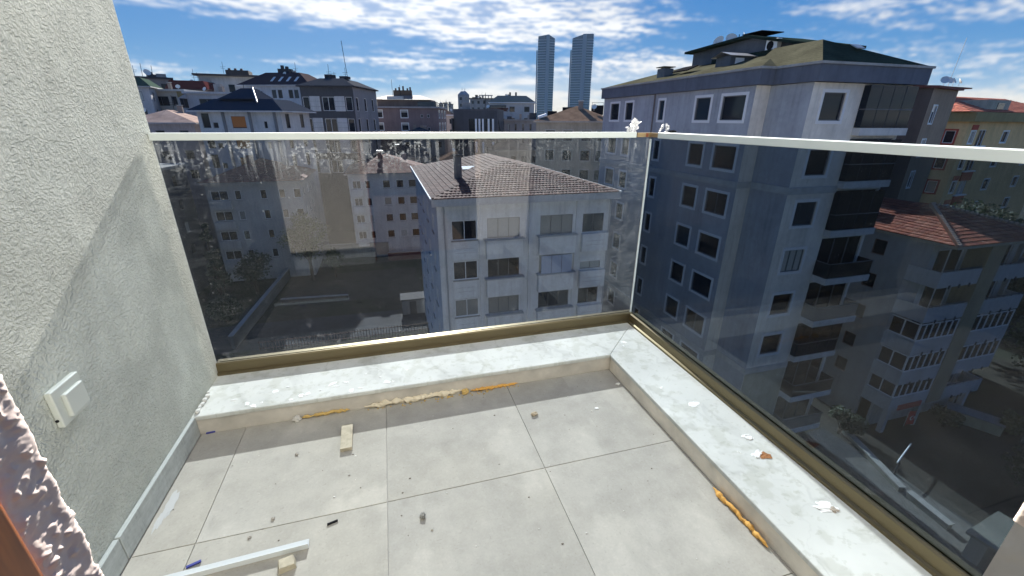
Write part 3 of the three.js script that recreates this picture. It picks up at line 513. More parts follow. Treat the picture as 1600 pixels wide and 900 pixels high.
// the big grey block on the right
{
  const g = thing('apartment_block', 'tall grey apartment block with white window surrounds and olive roof on the right', 'building', [0, G0, 0]);
  const X = 21.1, Xb = 22.15, zN = -22.35, zF = -19.55, zB = -41.2, xR = 29.35, H = 24.45, y0 = 0;   // H: underside of the fascia
  const wall = P(.41, .43, .475), beige = P(.78, .735, .68), low = P(.48, .44, .33), fasc = P(.13, .15, .20), band = P(.52, .52, .52);
  const tops = seq(22.55, -2.95, 7), S = { sur: .17, frame: M.frameG, fw: .05, cols: 1, surMat: std([.66, .66, .68], .7) };
  const pick = () => [M.glassDark, M.glassDark, M.glassBlue][Math.floor(wr() * 3)], W1 = [], LB = -zB + zN;   // long face runs from zB to zN
  for (const [i, y] of tops.entries()) for (const [a, b, c] of [[-24.9, -22.95, 2], [-27.45, -26.0, 1], [-31.85, -31.15, 1], [-36.95, -35.75, 1], [-39.7, -38.15, 1]])
    W1.push([a - zB, y, b - a, 1.42, { ...S, cols: i % 3 === 2 ? c : 1, pane: pick() }]);
  face(g, [X, zB], [X, zN], y0, H, W1, wall);
  face(g, [X, zN], [Xb, zN], y0, H, [], beige);
  face(g, [Xb, zN], [Xb, zF], y0, H, [], wall);
  const W2 = tops.slice(0, 6).map((y, i) => [23.0 - Xb, y, 1.55, 1.42, { ...S, cols: i === 3 ? 3 : 1, pane: i === 3 ? M.blind : pick() }]);
  W2.push([22.7 - Xb, 3.4, 1.5, 1.1, { ...S, pane: M.glassDark }]);
  // balcony bay on the right of the front: openings over the whole storey
  const bu = 25.75 - Xb, bw = 3.45, styles = [0, 0, 0, 1, 2, 0, 1, 2];
  const bays = seq(22.2, -2.95, 8).map(y => [bu, y, bw, 2.35, { frame: M.frameG, fw: .05, cols: 3, pane: M.glassDark, name: 'balcony_door' }]);
  face(g, [Xb, zF], [xR, zF], y0, H, [...W2, ...bays.map(b => { b[1] = Math.max(.3, b[1]); b[3] = Math.min(b[3], 24.38 - b[1]); return b; })], beige);
  bays.forEach((b, i) => {
    const y = b[1], sl = mesh('balcony_slab', bxg(25.7, 29.36, y - .42, y - .02, zF + .003, zF + (styles[i] ? 1.0 : .45)), M.concrete, g); sl.material = P(.60, .60, .60);
    const k = styles[i], gl = k === 2 ? new THREE.MeshPhysicalMaterial({ color: col(.10, .12, .13), roughness: .2, transparent: true, opacity: .75 }) : M.glassDark, h = k === 0 ? Math.min(2.3, 24.38 - y) : .95, d0 = k ? .92 : .36;
    const b2 = mesh(k === 0 ? 'balcony_glazing' : 'balcony_front', merge([bxg(25.72, 29.3, y + .0, y + h, zF + d0, zF + d0 + .03), bxg(25.72, 25.75, y + .0, y + h, zF + .01, zF + d0), bxg(29.27, 29.3, y + .0, y + h, zF + .01, zF + d0)]), gl, g);
    mesh('balcony_rail', merge([bxg(25.70, 29.32, y + .93, y + .98, zF + d0 + .031, zF + d0 + .07), bxg(25.69, 25.719, y + .93, y + .98, zF + .01, zF + d0 + .07)]), M.frameG, b2);
    if (k === 0) mesh('mullion', merge([26.6, 27.5, 28.4].map(x => bxg(x - .02, x + .02, y, y + h, zF + d0 + .0301, zF + d0 + .04))), M.anthracite, b2);
  });
  face(g, [xR, zF], [xR, zB], y0, H, [], beige); face(g, [xR, zB], [X, zB], y0, H, [], wall);
  // string courses
  for (const yb of [18.55, 6.45]) mesh('string_course', merge([bxg(X - .09, X - .002, yb, yb + .4, zB, zN + .088), bxg(X, Xb - .088, yb, yb + .4, zN + .002, zN + .088), bxg(Xb - .088, Xb - .002, yb, yb + .4, zN + .004, zF + .09), bxg(Xb - .001, 25.69, yb, yb + .4, zF + .002, zF + .09)]), band, g);
  mesh('drainpipe', bar([X - .06, 3, -32.5], [X - .06, H, -32.5], .05), P(.2, .17, .17), g);
  // lower storey in yellowish paint
  mesh('plinth', bxg(22.2, 25.65, .05, 6.4, zF + .003, zF + .05), low, g);
  // fascia and gutter
  const fx = [[X - .2, zB - .3], [X - .2, zN + .32], [Xb - .2, zN + .32], [Xb - .2, zF + .35], [xR + .6, zF + .35], [xR + .6, zB - .3]];
  const fs = shapeExt(fx.map(([x, z]) => [x, -z]), .82).rotateX(-Math.PI / 2).translate(0, H + .02, 0); mesh('fascia', fs, fasc, g);
  const cap = fx.map(([x, z], i) => [x + (x < 26 ? -.08 : .08), -z + (z > -30 ? -.08 : .08) * 1]); mesh('gutter', shapeExt(cap, .12).rotateX(-Math.PI / 2).translate(0, H + .842, 0), P(.40, .40, .40), g);
  const E = H + .965;
  // roof: main slope with its ridge back from the long face, a hipped bay over the near corner
  const x0 = X - .15, x1 = 29.8, zb = zB - .25, zn = zN + .3, ru = 26.4, ry = E + 1.55;
  const mr = mesh('roof', quadGeo([[[x0, E, zb], [x0, E, zn], [ru, ry, -26.6], [ru, ry, zb + 5]], [[x0, E, zb], [ru, ry, zb + 5], [x1, E, zb]], [[x1, E, zb], [ru, ry, zb + 5], [ru, ry, -26.6], [x1, E, zn]], [[x0, E, zn], [x1, E, zn], [ru, ry, -26.6]]]), M.oliveroof, g);
  const ax = 24.9, az = -22.1, ay = E + 1.5, bx = 27.2, zf = zF + .3, xb = Xb - .15;
  const br = mesh('roof', quadGeo([[[xb, E, -24.2], [xb, E, zf], [ax, ay, az], [ax, ay, -25.5]]]), M.oliveroof, g);
  const bd = mesh('roof', quadGeo([[[xb, E, zf], [x1, E, zf], [ax, ay, az]], [[x1, E, zf], [x1, E, -25], [ax, ay, -25.5], [ax, ay, az]]]), M.greenroof, g); bd.userData.label = 'dark green hipped roof slope over the corner';
  mesh('skylight', bxg(-.3, .3, 0, .05, -.25, .25).rotateX(.5).translate(26.1, E + 1.0, zf - 1.6), M.metal, bd);
  // roof storey
  const ps = [[0, 0], [10.4, 0], [10.4, 1.0], [6.3, 1.95], [0, 1.75]], px = 25.6, pz = -34.6;
  const ph = shapeExt(ps.map(([a, b]) => [a, b]), 4.2).rotateY(-Math.PI / 2).translate(px + 4.2, E + .55, pz); mesh('roof_storey', ph, P(.115, .135, .17), g);
  const rl = shapeExt([[-.4, 1.74], [6.3, 1.96], [11.2, .86], [11.2, 1.02], [6.3, 2.14], [-.4, 1.90]], 5).rotateY(-Math.PI / 2).translate(px + 4.4, E + .552, pz); mesh('storey_roof', rl, M.greenroof, g);
  mesh('roof_terrace', bxg(px - .5, px + .0, E + 1.0, E + 1.5, pz + 3, pz + 9.5), M.greenroof, g);
  const dm = mesh('dormer', bxg(23.1, 25.4, E + .3, E + 1.25, -28.6, -27.2), P(.12, .14, .17), g); mesh('dormer_roof', quadGeo([[[22.85, E + 1.22, -28.9], [22.85, E + 1.22, -27.9], [25.6, E + 1.45, -27.9], [25.6, E + 1.45, -28.9]], [[22.85, E + 1.2, -28.85], [25.5, E + 1.2, -28.85], [25.5, E + 1.5, -27.9], [22.85, E + 1.5, -27.9]], [[22.85, E + 1.5, -27.9], [25.5, E + 1.5, -27.9], [25.5, E + 1.2, -26.9], [22.85, E + 1.2, -26.9]]]), M.metal, dm); mesh('dormer_window', bxg(23.5, 24.2, E + .6, E + 1.1, -27.2, -27.16), M.white, dm);
  chimney(g, 22.7, E + .25, -34.0, .9, .78, .9, P(.15, .17, .19), P(.25, .24, .17));
  mesh('roof_hatch', bxg(-.5, .5, 0, .08, -.9, .9).rotateZ(.36).translate(22.6, E + .72, -31.3), M.dark, g);
  const ac = mesh('air_conditioner', rbox(.35, .75, .95, .03).translate(25.35, E + 1.75, -26.1), M.white, g); mesh('fan_grille', new THREE.CylinderGeometry(.27, .27, .02, 20).rotateZ(Math.PI / 2).translate(25.165, E + 1.75, -26.18), M.dark, ac);
  const a2 = mesh('air_conditioner', rbox(.4, .7, .95, .03).translate(29.56, 10.1, -20.2), M.white, g); mesh('fan_grille', new THREE.CylinderGeometry(.26, .26, .02, 20).rotateX(Math.PI / 2).translate(29.56, 10.1, -19.72), M.dark, a2);
  dish(g, 25.8, E + 2.85, -32.0, .40, -1.25); dish(g, 26.0, E + 2.85, -30.9, .42, -.5); dish(g, 26.2, E + 2.85, -29.8, .34, .75);
  mesh('roof_panel', merge([bxg(25.6, 27.5, E + 2.85, E + 2.9, -29.4, -27.6), bar([25.8, E + 2.6, -29.9], [25.8, E + 3, -29.9], .03)]), M.dark, g);
  rebase(g, 25, G0, -30);
}
// the cream block with corner balconies under a red tile roof, right behind the grey block
{
  const g = thing('apartment_block', 'cream apartment block with glazed corner balconies and red tile roof at the far right', 'building', [34.3, G0, -17.5]);
  const W = 9.9, D = 5.6, DB = 13, base = 2.35, top = 15.0, wall = P(.40, .40, .40), cream = P(.55, .54, .52), ochre = P(.42, .34, .22), par = P(.52, .53, .54);
  const fl = [12.2, 9.65, 7.1, 4.6, 2.35];                   // slab undersides
  const side = fl.slice(0, 5).flatMap((y, k) => [[DB - 4.6, y + 1.2, .9, 1.1, { frame: M.frameB, pane: M.glassDark }]]);
  side.push([2.0, .9, 1.5, .9, { pane: M.glassDark, frame: M.frameG }], [5.6, .9, 1.5, .9, { pane: M.glassDark, frame: M.frameG }]);
  face(g, [0, -DB], [0, -2.0], 0, top, side.map(s => [Math.min(s[0], 10.0), ...s.slice(1)]), wall);
  face(g, [.5, -1.2], [W - .4, -1.2], 0, top, fl.flatMap(y => [[.6, y + .15, 2.6, 2.1, { cols: 2, frame: M.frameW, name: 'balcony_door', pane: someGlass(.3) }], [5.8, y + .15, 2.6, 2.1, { cols: 2, frame: M.frameW, name: 'balcony_door', pane: someGlass(.3) }]]), cream);
  face(g, [0, -2.0], [.5, -1.2], base, top, [], wall);
  face(g, [W, -1.0], [W, -DB], 0, top, [], cream); face(g, [W, -DB], [0, -DB], 0, top, [], wall);
  mesh('pilaster', bxg(3.95, 5.5, base, top, -1.198, .02), ochre, g);
  fl.forEach((y, k) => {
    for (const [x0, x1, sd] of [[0, 3.93, -1], [5.52, W, 1]]) {
      const b = mesh('balcony', merge([bxg(x0 + .02, x1, y, y + .16, -1.19, -.02), bxg(x0 + .02, x1, y + .161, y + 1.12, -.12, -.02)]), par, g);
      mesh('side_panel', sd < 0 ? bxg(x0 - .002, x0 + .10, y, y + 1.12, -2.0, -.022) : bxg(x1 - .10, x1 + .002, y, y + 1.12, -1.2, -.022), par, b);
      const glz = k > 1 && !(k === 4 && sd > 0);
      if (glz) {
        const n = sd < 0 ? 6 : 6; const w = x1 - x0 - .06, q = mesh('glazing', frameGeo(w, 1.3, n, 1, .07, -.11, -.05), M.frameW, g); q.position.set(x0 + .03, y + 1.13, .02); mesh('pane', paneGeo(w, 1.3), M.glassDark, q);
        if (sd < 0) { const q2 = mesh('glazing', frameGeo(1.9, 1.3, 2, 1, .07, -.11, -.05), M.frameW, g); q2.position.set(x0 + .01, y + 1.13, -1.98); q2.rotation.y = -Math.PI / 2; mesh('pane', paneGeo(1.9, 1.3), M.glassDark, q2); }
      } else mesh('handrail', merge([bxg(x0 + .05, x1 - .05, y + 1.22, y + 1.26, -.09, -.05), ...[.1, .3, .5, .7, .9].map(t => bxg(x0 + (x1 - x0) * t - .02, x0 + (x1 - x0) * t + .02, y + 1.12, y + 1.22, -.09, -.05))]), M.frameG, b);
      mesh('bracket', merge([.3, .55, .8].map(t => bxg(x0 + (x1 - x0) * t - .04, x0 + (x1 - x0) * t + .04, y - .12, y + .16, -.019, .04))), M.anthracite, b);
    }
  });
  for (const x of [.6, 4.0, 9.2]) mesh('column', bxg(x, x + .35, 0, base - .01, -.6, -.25), par, g);
  mesh('shop_sign', bxg(1.0, 3.4, base - .1, base + .35, -.019, .05), std([.42, .03, .04], .6), g);
  const [rf, pl] = hipRoof(g, -.15, W + .3, -DB - .3, .35, top + .2, 1.5, M.brownroof, { edge: P(.5, .45, .36), th: .2 });
  tileCourses(rf, pl, [[.31, .08, .04], [.36, .105, .055], [.25, .065, .04], [.39, .14, .085]], 81, .30, .42);
  const hips = merge(seq(0, 1 / 26, 27).map(t => new THREE.CylinderGeometry(.11, .13, .3, 8, 1).rotateZ(Math.PI / 2).translate(-.15 + t * 5.1, top + .27 + t * 1.5, .35 - t * 5.1)).concat(seq(0, 1 / 26, 27).map(t => new THREE.CylinderGeometry(.11, .13, .3, 8).rotateZ(Math.PI / 2).translate(W + .3 - t * 5.1, top + .27 + t * 1.5, .35 - t * 5.1))));
  mesh('hip_tiles', hips, std([.45, .30, .22], .9), rf).userData.kind = 'stuff';
  chimney(g, 1.6, top + .9, -7.5, 1.4, .9, .9, P(.16, .14, .14), M.metal);
  mesh('skylight', bxg(-.5, .5, 0, .06, -.4, .4).rotateZ(.28).translate(1.0, top + .62, -9.0), M.white, g);
}
{ // flag at the entrance below the corner balconies
  const g = thing('flag', 'small red flag with white crescent and star hanging beside the ground floor entrance', 'flag', [36.7, G0 + .8, -17.2]);
  const c = new THREE.PlaneGeometry(.9, 1.3, 8, 8), p = c.attributes.position; for (let i = 0; i < p.count; i++) p.setZ(i, .06 * Math.sin(p.getX(i) * 7 + p.getY(i) * 2));
  c.computeVertexNormals(); mesh('cloth', c.translate(0, .7, 0), new THREE.MeshStandardMaterial({ color: col(.55, .015, .02), roughness: .8, side: THREE.DoubleSide }), g);
  const cr = new THREE.Shape(); cr.absarc(0, 0, .2, .5, Math.PI * 2 - .5, false); cr.absarc(.06, 0, .165, Math.PI * 2 - .62, .62, true);
  mesh('emblem', merge([new THREE.ExtrudeGeometry(cr, { depth: .01, bevelEnabled: false }).translate(-.05, .75, .075), new THREE.ExtrudeGeometry(new THREE.Shape(seq(0, 1, 10).map(i => new THREE.Vector2(Math.cos(i * Math.PI / 5) * (i % 2 ? .04 : .1), Math.sin(i * Math.PI / 5) * (i % 2 ? .04 : .1)))), { depth: .01, bevelEnabled: false }).translate(.2, .75, .08)]), M.white, g);
  mesh('pole', bar([-.48, 0, 0], [-.48, 1.5, 0], .025), M.metal, g);
}
// ochre block with red trim beyond it
{
  const ang = Math.atan2(-(-37.8 + 36.1), 77.6 - 65);
  const g = thing('apartment_block', 'ochre apartment block with brick red trim at the right edge', 'building', [65, G0, -36.1], ang);
  const top = 22.6, W = 24, D = 10, wall = P(.88, .57, .27), tan = P(.88, .60, .29), red = P(.55, .10, .06), ys = seq(20.2, -2.9, 6), tr = { sur: .12, surMat: M.white, frame: M.frameW };
  face(g, [0, 0], [W, 0], 0, top, ys.flatMap((y, k) => [[1.2, y, .95, 1.35, { ...tr, pane: someGlass(.3) }], [3.0, y - .4, 1.7, 1.9, { frame: M.frameW, cols: 2, pane: someGlass(.4) }], [9, y, 1.4, 1.3, { ...tr, pane: M.glassDark }], [17, y, 1.4, 1.3, { ...tr, pane: M.glassDark }]]), wall);
  ys.forEach(y => { mesh('red_panel', bxg(2.6, 5.1, y - 1.5, y - .45, .003, .12), red, g); mesh('red_panel', bxg(1.0, 2.4, y + 1.5, y + 2.05, .003, .06), red, g); mesh('window_ledge', bxg(2.5, 5.2, y - .449, y - .3, .003, .25), M.white, g); });
  const L = [-1.2, -3.96];
  face(g, L, [0, 0], 0, top, ys.flatMap(y => [[.7, y, .7, 1.4, { ...tr, pane: someGlass(.3) }], [2.4, y, .9, 1.4, { ...tr, surMat: red, sur: .2, pane: someGlass(.3) }]]), tan);
  face(g, [-1.2, -D - 3], L, 0, top, [], tan); face(g, [W, 0], [W, -D], 0, top, [], wall); face(g, [W, -D], [-1.2, -D - 3], 0, top, [], wall);
  mesh('fascia', shapeExt([[-1.6, 3.8], [-.3, -.5], [W + .4, -.5], [W + .4, D + .3], [-1.6, D + 3]], 1.0).rotateX(-Math.PI / 2).translate(0, top + .002, 0), P(.36, .28, .13), g);
  const [rf, pl] = hipRoof(g, -1, W + .3, -D, .3, top + 1.05, 1.9, M.brownroof, { edge: P(.4, .3, .2), th: .03 });
  tileCourses(rf, pl, [[.36, .09, .045], [.40, .11, .06], [.30, .075, .045]], 83, .34, .5);
  mesh('roof_room', bxg(3.6, 9, top + 1.1, top + 2.4, -4.6, -.4), P(.46, .42, .34), g); mesh('roof_room_window', bxg(6.0, 7.6, top + 1.4, top + 2.1, -.399, -.35), M.glassBlue, g);
  mesh('chimney_block', bxg(2.6, 4.4, top + 1.6, top + 3.9, -6, -4.7), P(.5, .36, .26), g); mesh('roof_slab', bxg(2.3, 9, top + 3.9, top + 4.05, -6.2, -4.5), M.brownroof, g);
  for (const [i, x] of [3.1, 4.2, 5.2, 6.6].entries()) dish(g, x, top + 4.75, -5.0, .46 - .04 * i, -.9 + i * .5);
  mesh('antenna', merge([bar([4.6, top + 4, -5.2], [5.2, top + 9.5, -5.2], .03)]), M.metal, g);
}
// brown block between the grey and the ochre ones
{
  const g = thing('apartment_block', 'plain brown apartment block with red roof edge behind the grey block', 'building', [46.8, G0, -29.4], Math.atan2(2.0, 7.0));
  const top = 25.3, wall = P(.15, .10, .078), w2 = P(.42, .29, .20);
  face(g, [-6, -3.4], [0, 0], 0, top, [], wall); face(g, [0, 0], [6.4, 0], 0, top, grid([1.3], seq(22.4, -2.9, 6), .9, 1.5, () => ({ frame: M.frameW, sur: .1, shutter: .35, pane: M.glassBlue })), w2);
  face(g, [6.4, 0], [6.4, -9], 0, top, [], wall); face(g, [6.4, -9], [-6, -12], 0, top, [], wall); face(g, [-6, -12], [-6, -3.4], 0, top, [], wall);
  mesh('roof', merge([shapeExt([[-6.3, 3.2], [.1, -.3], [6.7, -.3], [6.7, 9.3], [-6.3, 12.4]], .2).rotateX(-Math.PI / 2).translate(0, top + .002, 0)]), P(.24, .07, .05), g);
  hipRoof(g, -4, 6.3, -9.4, -1.2, top + .21, 1.0, P(.22, .075, .055), { th: .005 });
}
// two tiled blocks on the left
function leftBlock(label, x, z, W, D, top, seed, wc) {
  const g = thing('apartment_block', label, 'building', [x, G0, z]); const wall = P(...wc), par = P(wc[0] * 1.12, wc[1] * 1.12, wc[2] * 1.12);
  const ys = seq(top - 2.3, -2.85, Math.floor((top - .5) / 2.85));
  const pts = seed === 1 ? [[.5, 2.1, 2], [3.4, .8, 1], [6.6, .8, 1], [9.0, .8, 1], [10.9, 1.0, 1]] : [[.6, 1.3, 2], [2.6, .8, 1], [5.4, 1.2, 1], [7.6, 1.2, 1], [9.6, 1.3, 1], [11.4, 1.0, 2]];
  face(g, [0, 0], [W, 0], 0, top, ys.flatMap(y => pts.map(([u, w, c]) => [u, y, w, 1.3, { cols: c, frame: M.frameW, fw: .06, sill: true, pane: someGlass(.15) }])), wall);
  face(g, [W, 0], [W, -D], 0, top, grid(seq(1.5, 3.2, Math.floor(D / 3.4)), ys, 1.2, 1.3, () => ({ frame: M.frameW, sill: true, pane: someGlass(.3) })), wall); face(g, [0, -D], [0, 0], 0, top, [], wall); face(g, [W, -D], [0, -D], 0, top, [], wall);
  for (const y of ys) mesh('balcony_panel', bxg(pts[0][0] - .2, pts[0][0] + pts[0][1] + .3, y - 1.2, y - .05, .003, .5), par, g);
  const [rf, pl] = hipRoof(g, -.5, W + .5, -D - .4, .6, top + .2, 2.5, M.brownroof, { edge: P(.45, .43, .42), th: .2 });
  tileCourses(rf, pl, [[.29, .12, .08], [.34, .15, .10], [.24, .10, .07]], 90 + seed, .34, .5);
  chimney(g, W * .42, top + 1.6, -D * .35, .8, 1.7, .8, P(.25, .14, .12), M.metal); chimney(g, W * .75, top + 1.2, -D * .6, .7, 1.5, .7, P(.4, .38, .36));
  return g;
}
leftBlock('grey apartment block under a red brown hipped roof at the left end', -24.1, -68, 12.0, 13, 14.2, 1, [.52, .52, .50]);
leftBlock('pale blue grey apartment block with tiled roof between the two nearer blocks', -6.3, -76, 12.8, 14, 14.0, 2, [.62, .62, .63]);
// ================================================================== THE SKYLINE (each block: left and right end of its front, height, storeys)
function block(label, A, B, D, topY, wallC, o = {}) {
  const L = Math.hypot(B[0] - A[0], B[1] - A[1]), g = thing(o.name ?? 'apartment_block', label, o.cat ?? 'building', [A[0], G0, A[1]], Math.atan2(-(B[1] - A[1]), B[0] - A[0]));
  const H = topY - G0, wall = P(...wallC), n = o.rows ?? 3, sh = o.sh ?? 3, wh = o.wh ?? 1.4, ww = o.ww ?? 1.2, ys = seq(H - (o.first ?? 2.3), -sh, n), us = o.us ?? seq(L / (2 * (o.nc ?? 4)) - ww / 2, L / (o.nc ?? 4), o.nc ?? 4);
  const st = o.st ?? (() => ({ frame: M.frameG, fw: .07, pane: someGlass(.2) }));
  face(g, [0, 0], [L, 0], 0, H, grid(us, ys, ww, wh, st), wall);
  const dn = Math.max(1, Math.floor(D / 4)), sw = o.noSide ? [] : grid(seq(1.2, D / dn, dn).filter(u => u + 1.3 < D), ys, 1.1, wh, st);
  face(g, [L, 0], [L, -D], 0, H, sw, o.sideC ? P(...o.sideC) : wall); face(g, [0, -D], [0, 0], 0, H, sw, o.sideC ? P(...o.sideC) : wall); face(g, [L, -D], [0, -D], 0, H, [], wall);
  const rm = o.roofM ?? M.darkroof, ov = o.ov ?? .4;
  if (o.roof === 'hip') hipRoof(g, -ov, L + ov, -D - ov, ov, H + .25, o.rise ?? 2.2, rm, { edge: o.edge ?? M.frameW, th: .24 });
  else if (o.roof === 'mansard') { const q = o.q ?? 1.6, h = o.rise ?? 2.4, a = [-ov, H + .2, ov], b = [L + ov, H + .2, ov], c = [L + ov, H + .2, -D - ov], d = [-ov, H + .2, -D - ov], i = (p, sx, sz) => [p[0] + sx * q, p[1] + h, p[2] + sz * q], a2 = i(a, 1, -1), b2 = i(b, -1, -1), c2 = i(c, -1, 1), d2 = i(d, 1, 1); const m = mesh('roof', quadGeo([[a, b, b2, a2], [b, c, c2, b2], [c, d, d2, c2], [d, a, a2, d2], [a2, b2, c2, d2]]), rm, g); mesh('soffit', bxg(-ov, L + ov, H + .01, H + .19, -D - ov, ov), o.edge ?? M.frameW, m); }
  else { mesh('roof_slab', bxg(-ov, L + ov, H + .003, H + .35, -D - ov, ov), o.edge ?? rm, g); if (o.clutter !== 0) { const r = rng(Math.round(L * 100 + H * 7)); for (let k = 0; k < (o.clutter ?? 3); k++) { const x = L * (.15 + .7 * r()), z = -D * (.2 + .6 * r()), w = .6 + 1.6 * r(); mesh('roof_box', bxg(x - w / 2, x + w / 2, H + .352, H + .8 + 1.3 * r(), z - .6, z + .6), r() < .5 ? P(.35, .34, .33) : rm, g); } } }
  { const r = rng(Math.round(Math.abs(A[0]) * 31 + H * 7)), y = H + (o.roof ? (o.rise ?? 2.2) * .75 : .36), n2 = o.plain ? 0 : 1 + Math.floor(r() * 3);
    for (let k = 0; k < n2; k++) { const x = L * (.3 + .4 * r()), z = -D * (.35 + .3 * r()); if (r() < .55) chimney(g, x, y - .3, z, .5 + .3 * r(), 1 + .8 * r(), .5, P(.30, .25, .22), r() < .5 ? M.metal : null); else mesh('antenna', merge([bar([x, y, z], [x + .1, y + 2 + 1.6 * r(), z], .035), bar([x - .5, y + 1.9, z], [x + .6, y + 1.95, z], .025), bar([x - .35, y + 1.6, z], [x + .45, y + 1.62, z], .025)]), M.dark, g); }
    if (r() < .4 && !o.plain) dish(g, L * (.2 + .6 * r()), y + .6, -D * .3, .4, r() - .5); }
  if (o.extra) o.extra(g, L, H, D);
  return g;
}
const st1 = c => ({ frame: M.frameG, fw: .07, pane: M.glassDark, cols: c });
block('low house with a pale pinkish roof just above the left rail end', [-38.1, -82.5], [-28.6, -82.9], 12, -.9, [.42, .36, .36], { rows: 3, nc: 3, roof: 'hip', rise: 1.9, roofM: matt([.46, .35, .30], .9, { map: rep(Tmoss, 4) }), edge: P(.40, .38, .40), noSide: true });
block('white house under a dark navy mansard roof with an orange shutter', [-27.1, -80.6], [-14.7, -76.6], 9, .9, [.55, .56, .58], { rows: 4, first: 2.3, us: [.6, 2.2, 5.2, 10.2], st: (u) => u === 5.2 ? { w: 2.2, h: 1.7, frame: M.frameB, shutter: .92, shutterMat: std([.42, .15, .04], .8), pane: M.glassDark } : u === 10.2 ? { w: .5, h: 1.0, frame: M.frameG, pane: M.glassDark } : u === 2.2 ? { w: .8, h: .8, frame: M.frameG, pane: M.glassDark } : { w: 1.2, h: 2.1, frame: M.frameG, pane: M.glassDark }, roof: 'mansard', q: 2.8, rise: 1.7, roofM: M.navyroof, ov: .9, edge: P(.62, .63, .65),
  extra: (g, L, H) => { for (const u of [3.9, 8.0, 11.9]) mesh('pilaster', bxg(u, u + .4, 0, H, .003, .18), P(.2, .21, .23), g); mesh('roof_house', quadGeo([[[3, H + 1.85, -1], [9, H + 1.85, -1], [7.4, H + 3.5, -3.5], [5.5, H + 3.5, -3.5]], [[9, H + 1.85, -1], [9, H + 1.85, -7], [7.4, H + 3.5, -4.5], [7.4, H + 3.5, -3.5]], [[3, H + 1.85, -7], [3, H + 1.85, -1], [5.5, H + 3.5, -3.5], [5.5, H + 3.5, -4.5]], [[5.5, H + 3.5, -3.5], [7.4, H + 3.5, -3.5], [7.4, H + 3.5, -4.5], [5.5, H + 3.5, -4.5]]]), M.navyroof, g); mesh('roof_flashing', bar([7.45, H + 3.55, -3.4], [9.6, H + 1.4, -.3], .12), M.metal, g); } });
block('cream house front with a dark window band and ochre strip at the left', [-43.0, -105.6], [-36.4, -104.3], 8, 4.8, [.56, .51, .43], { rows: 2, first: 2.6, us: [1.0, 4.3], st: u => u < 2 ? { w: 2.7, h: 1.7, ...st1(2) } : { w: .9, h: 1.7, ...st1(1) }, edge: P(.6, .58, .54), clutter: 0, extra: (g, L, H) => { mesh('ochre_strip', bxg(L - 1.1, L + .02, 2, H - .01, .003, .3), P(.40, .28, .12), g); } });
block('pale grey block with a long dark ribbon window behind the navy roofed house', [-36.0, -103.8], [-27.6, -102.6], 8, 4.4, [.50, .51, .54], { rows: 2, first: 2.6, us: [2.2], st: () => ({ w: 5.6, h: 1.7, ...st1(4) }), edge: P(.52, .53, .56), clutter: 1 });
block('dark flat topped block at the far left of the skyline', [-53, -119], [-44.4, -122.2], 9, 8.0, [.24, .23, .24], { rows: 2, nc: 3, clutter: 5, extra: (g, L, H) => { for (const x of [2, 4.2, 6]) mesh('antenna', bar([x, H, -3], [x + .2, H + 4 - x * .2, -3], .05), M.dark, g); dish(g, 5.2, H + 1.3, -2, .7, .4); } });
block('white block with a dark green curved roof at the very left', [-46.0, -100.2], [-40.6, -101], 8, 5.2, [.52, .52, .54], { rows: 2, us: [3.0], ww: 1.3, wh: 1.6, roof: 'mansard', q: 1.6, rise: 1.5, roofM: matt([.05, .075, .06], .7), edge: P(.5, .5, .5) });
block('block with a dark maroon roof beside the flat topped dark one', [-42.6, -114.5], [-35.6, -114.4], 10, 5.6, [.30, .24, .23], { rows: 1, nc: 3, roof: 'mansard', q: .8, rise: 1.6, roofM: matt([.09, .03, .03], .8), edge: P(.1, .05, .05) });
block('tall cream block with a flat dark roof slab on the left skyline', [-39.0, -122.1], [-26.6, -123.0], 12, 9.0, [.60, .58, .55], { rows: 3, first: 3.4, us: [2.0, 5.6, 9.2], ww: 1.3, wh: 1.7, edge: std([.05, .045, .045], .8), ov: .9, clutter: 0, extra: (g, L, H) => { mesh('roof_terrace', bxg(L * .42, L * .8, H + .36, H + 1.5, -7, -2), std([.07, .055, .05], .8), g); mesh('chimney', merge([.46, .56, .66].map(t => bxg(L * t, L * t + .5, H + 1.5, H + 1.9, -3, -2.5))), std([.1, .06, .05], .9), g); } });
block('white four storey block with rows of paired windows and dark skylight roof', [-27.4, -108.3], [-13.6, -103.0], 11, 6.2, [.62, .63, .66], { rows: 5, sh: 2.9, us: [1.0, 3.2, 6.6, 7.9, 10.2, 11.4, 13.1], ww: .95, wh: 1.6, roof: 'mansard', q: 4.2, rise: 2.6, roofM: matt([.055, .04, .045], .5), ov: .5, edge: P(.6, .6, .62), extra: (g, L, H) => { for (const k of [0, 1, 2, 3]) mesh('skylight', bxg(-.25, .25, 0, .06, -.9, .9).rotateX(.55).translate(6.5 + k * 1.7, H + 1.35, -1.45), M.metal, g); mesh('roof_cluster', merge([bxg(6, 8.5, H + 2.6, H + 3.6, -6, -4.4), bxg(6.4, 6.9, H + 3.6, H + 4.3, -5.5, -5), bxg(7.4, 7.9, H + 3.6, H + 4.1, -5.5, -5)]), M.darkroof, g); mesh('balcony_glazing', bxg(-1.0, 4.6, H - 3.0, H - 1.0, .003, .5), M.glassBlue, g); } });
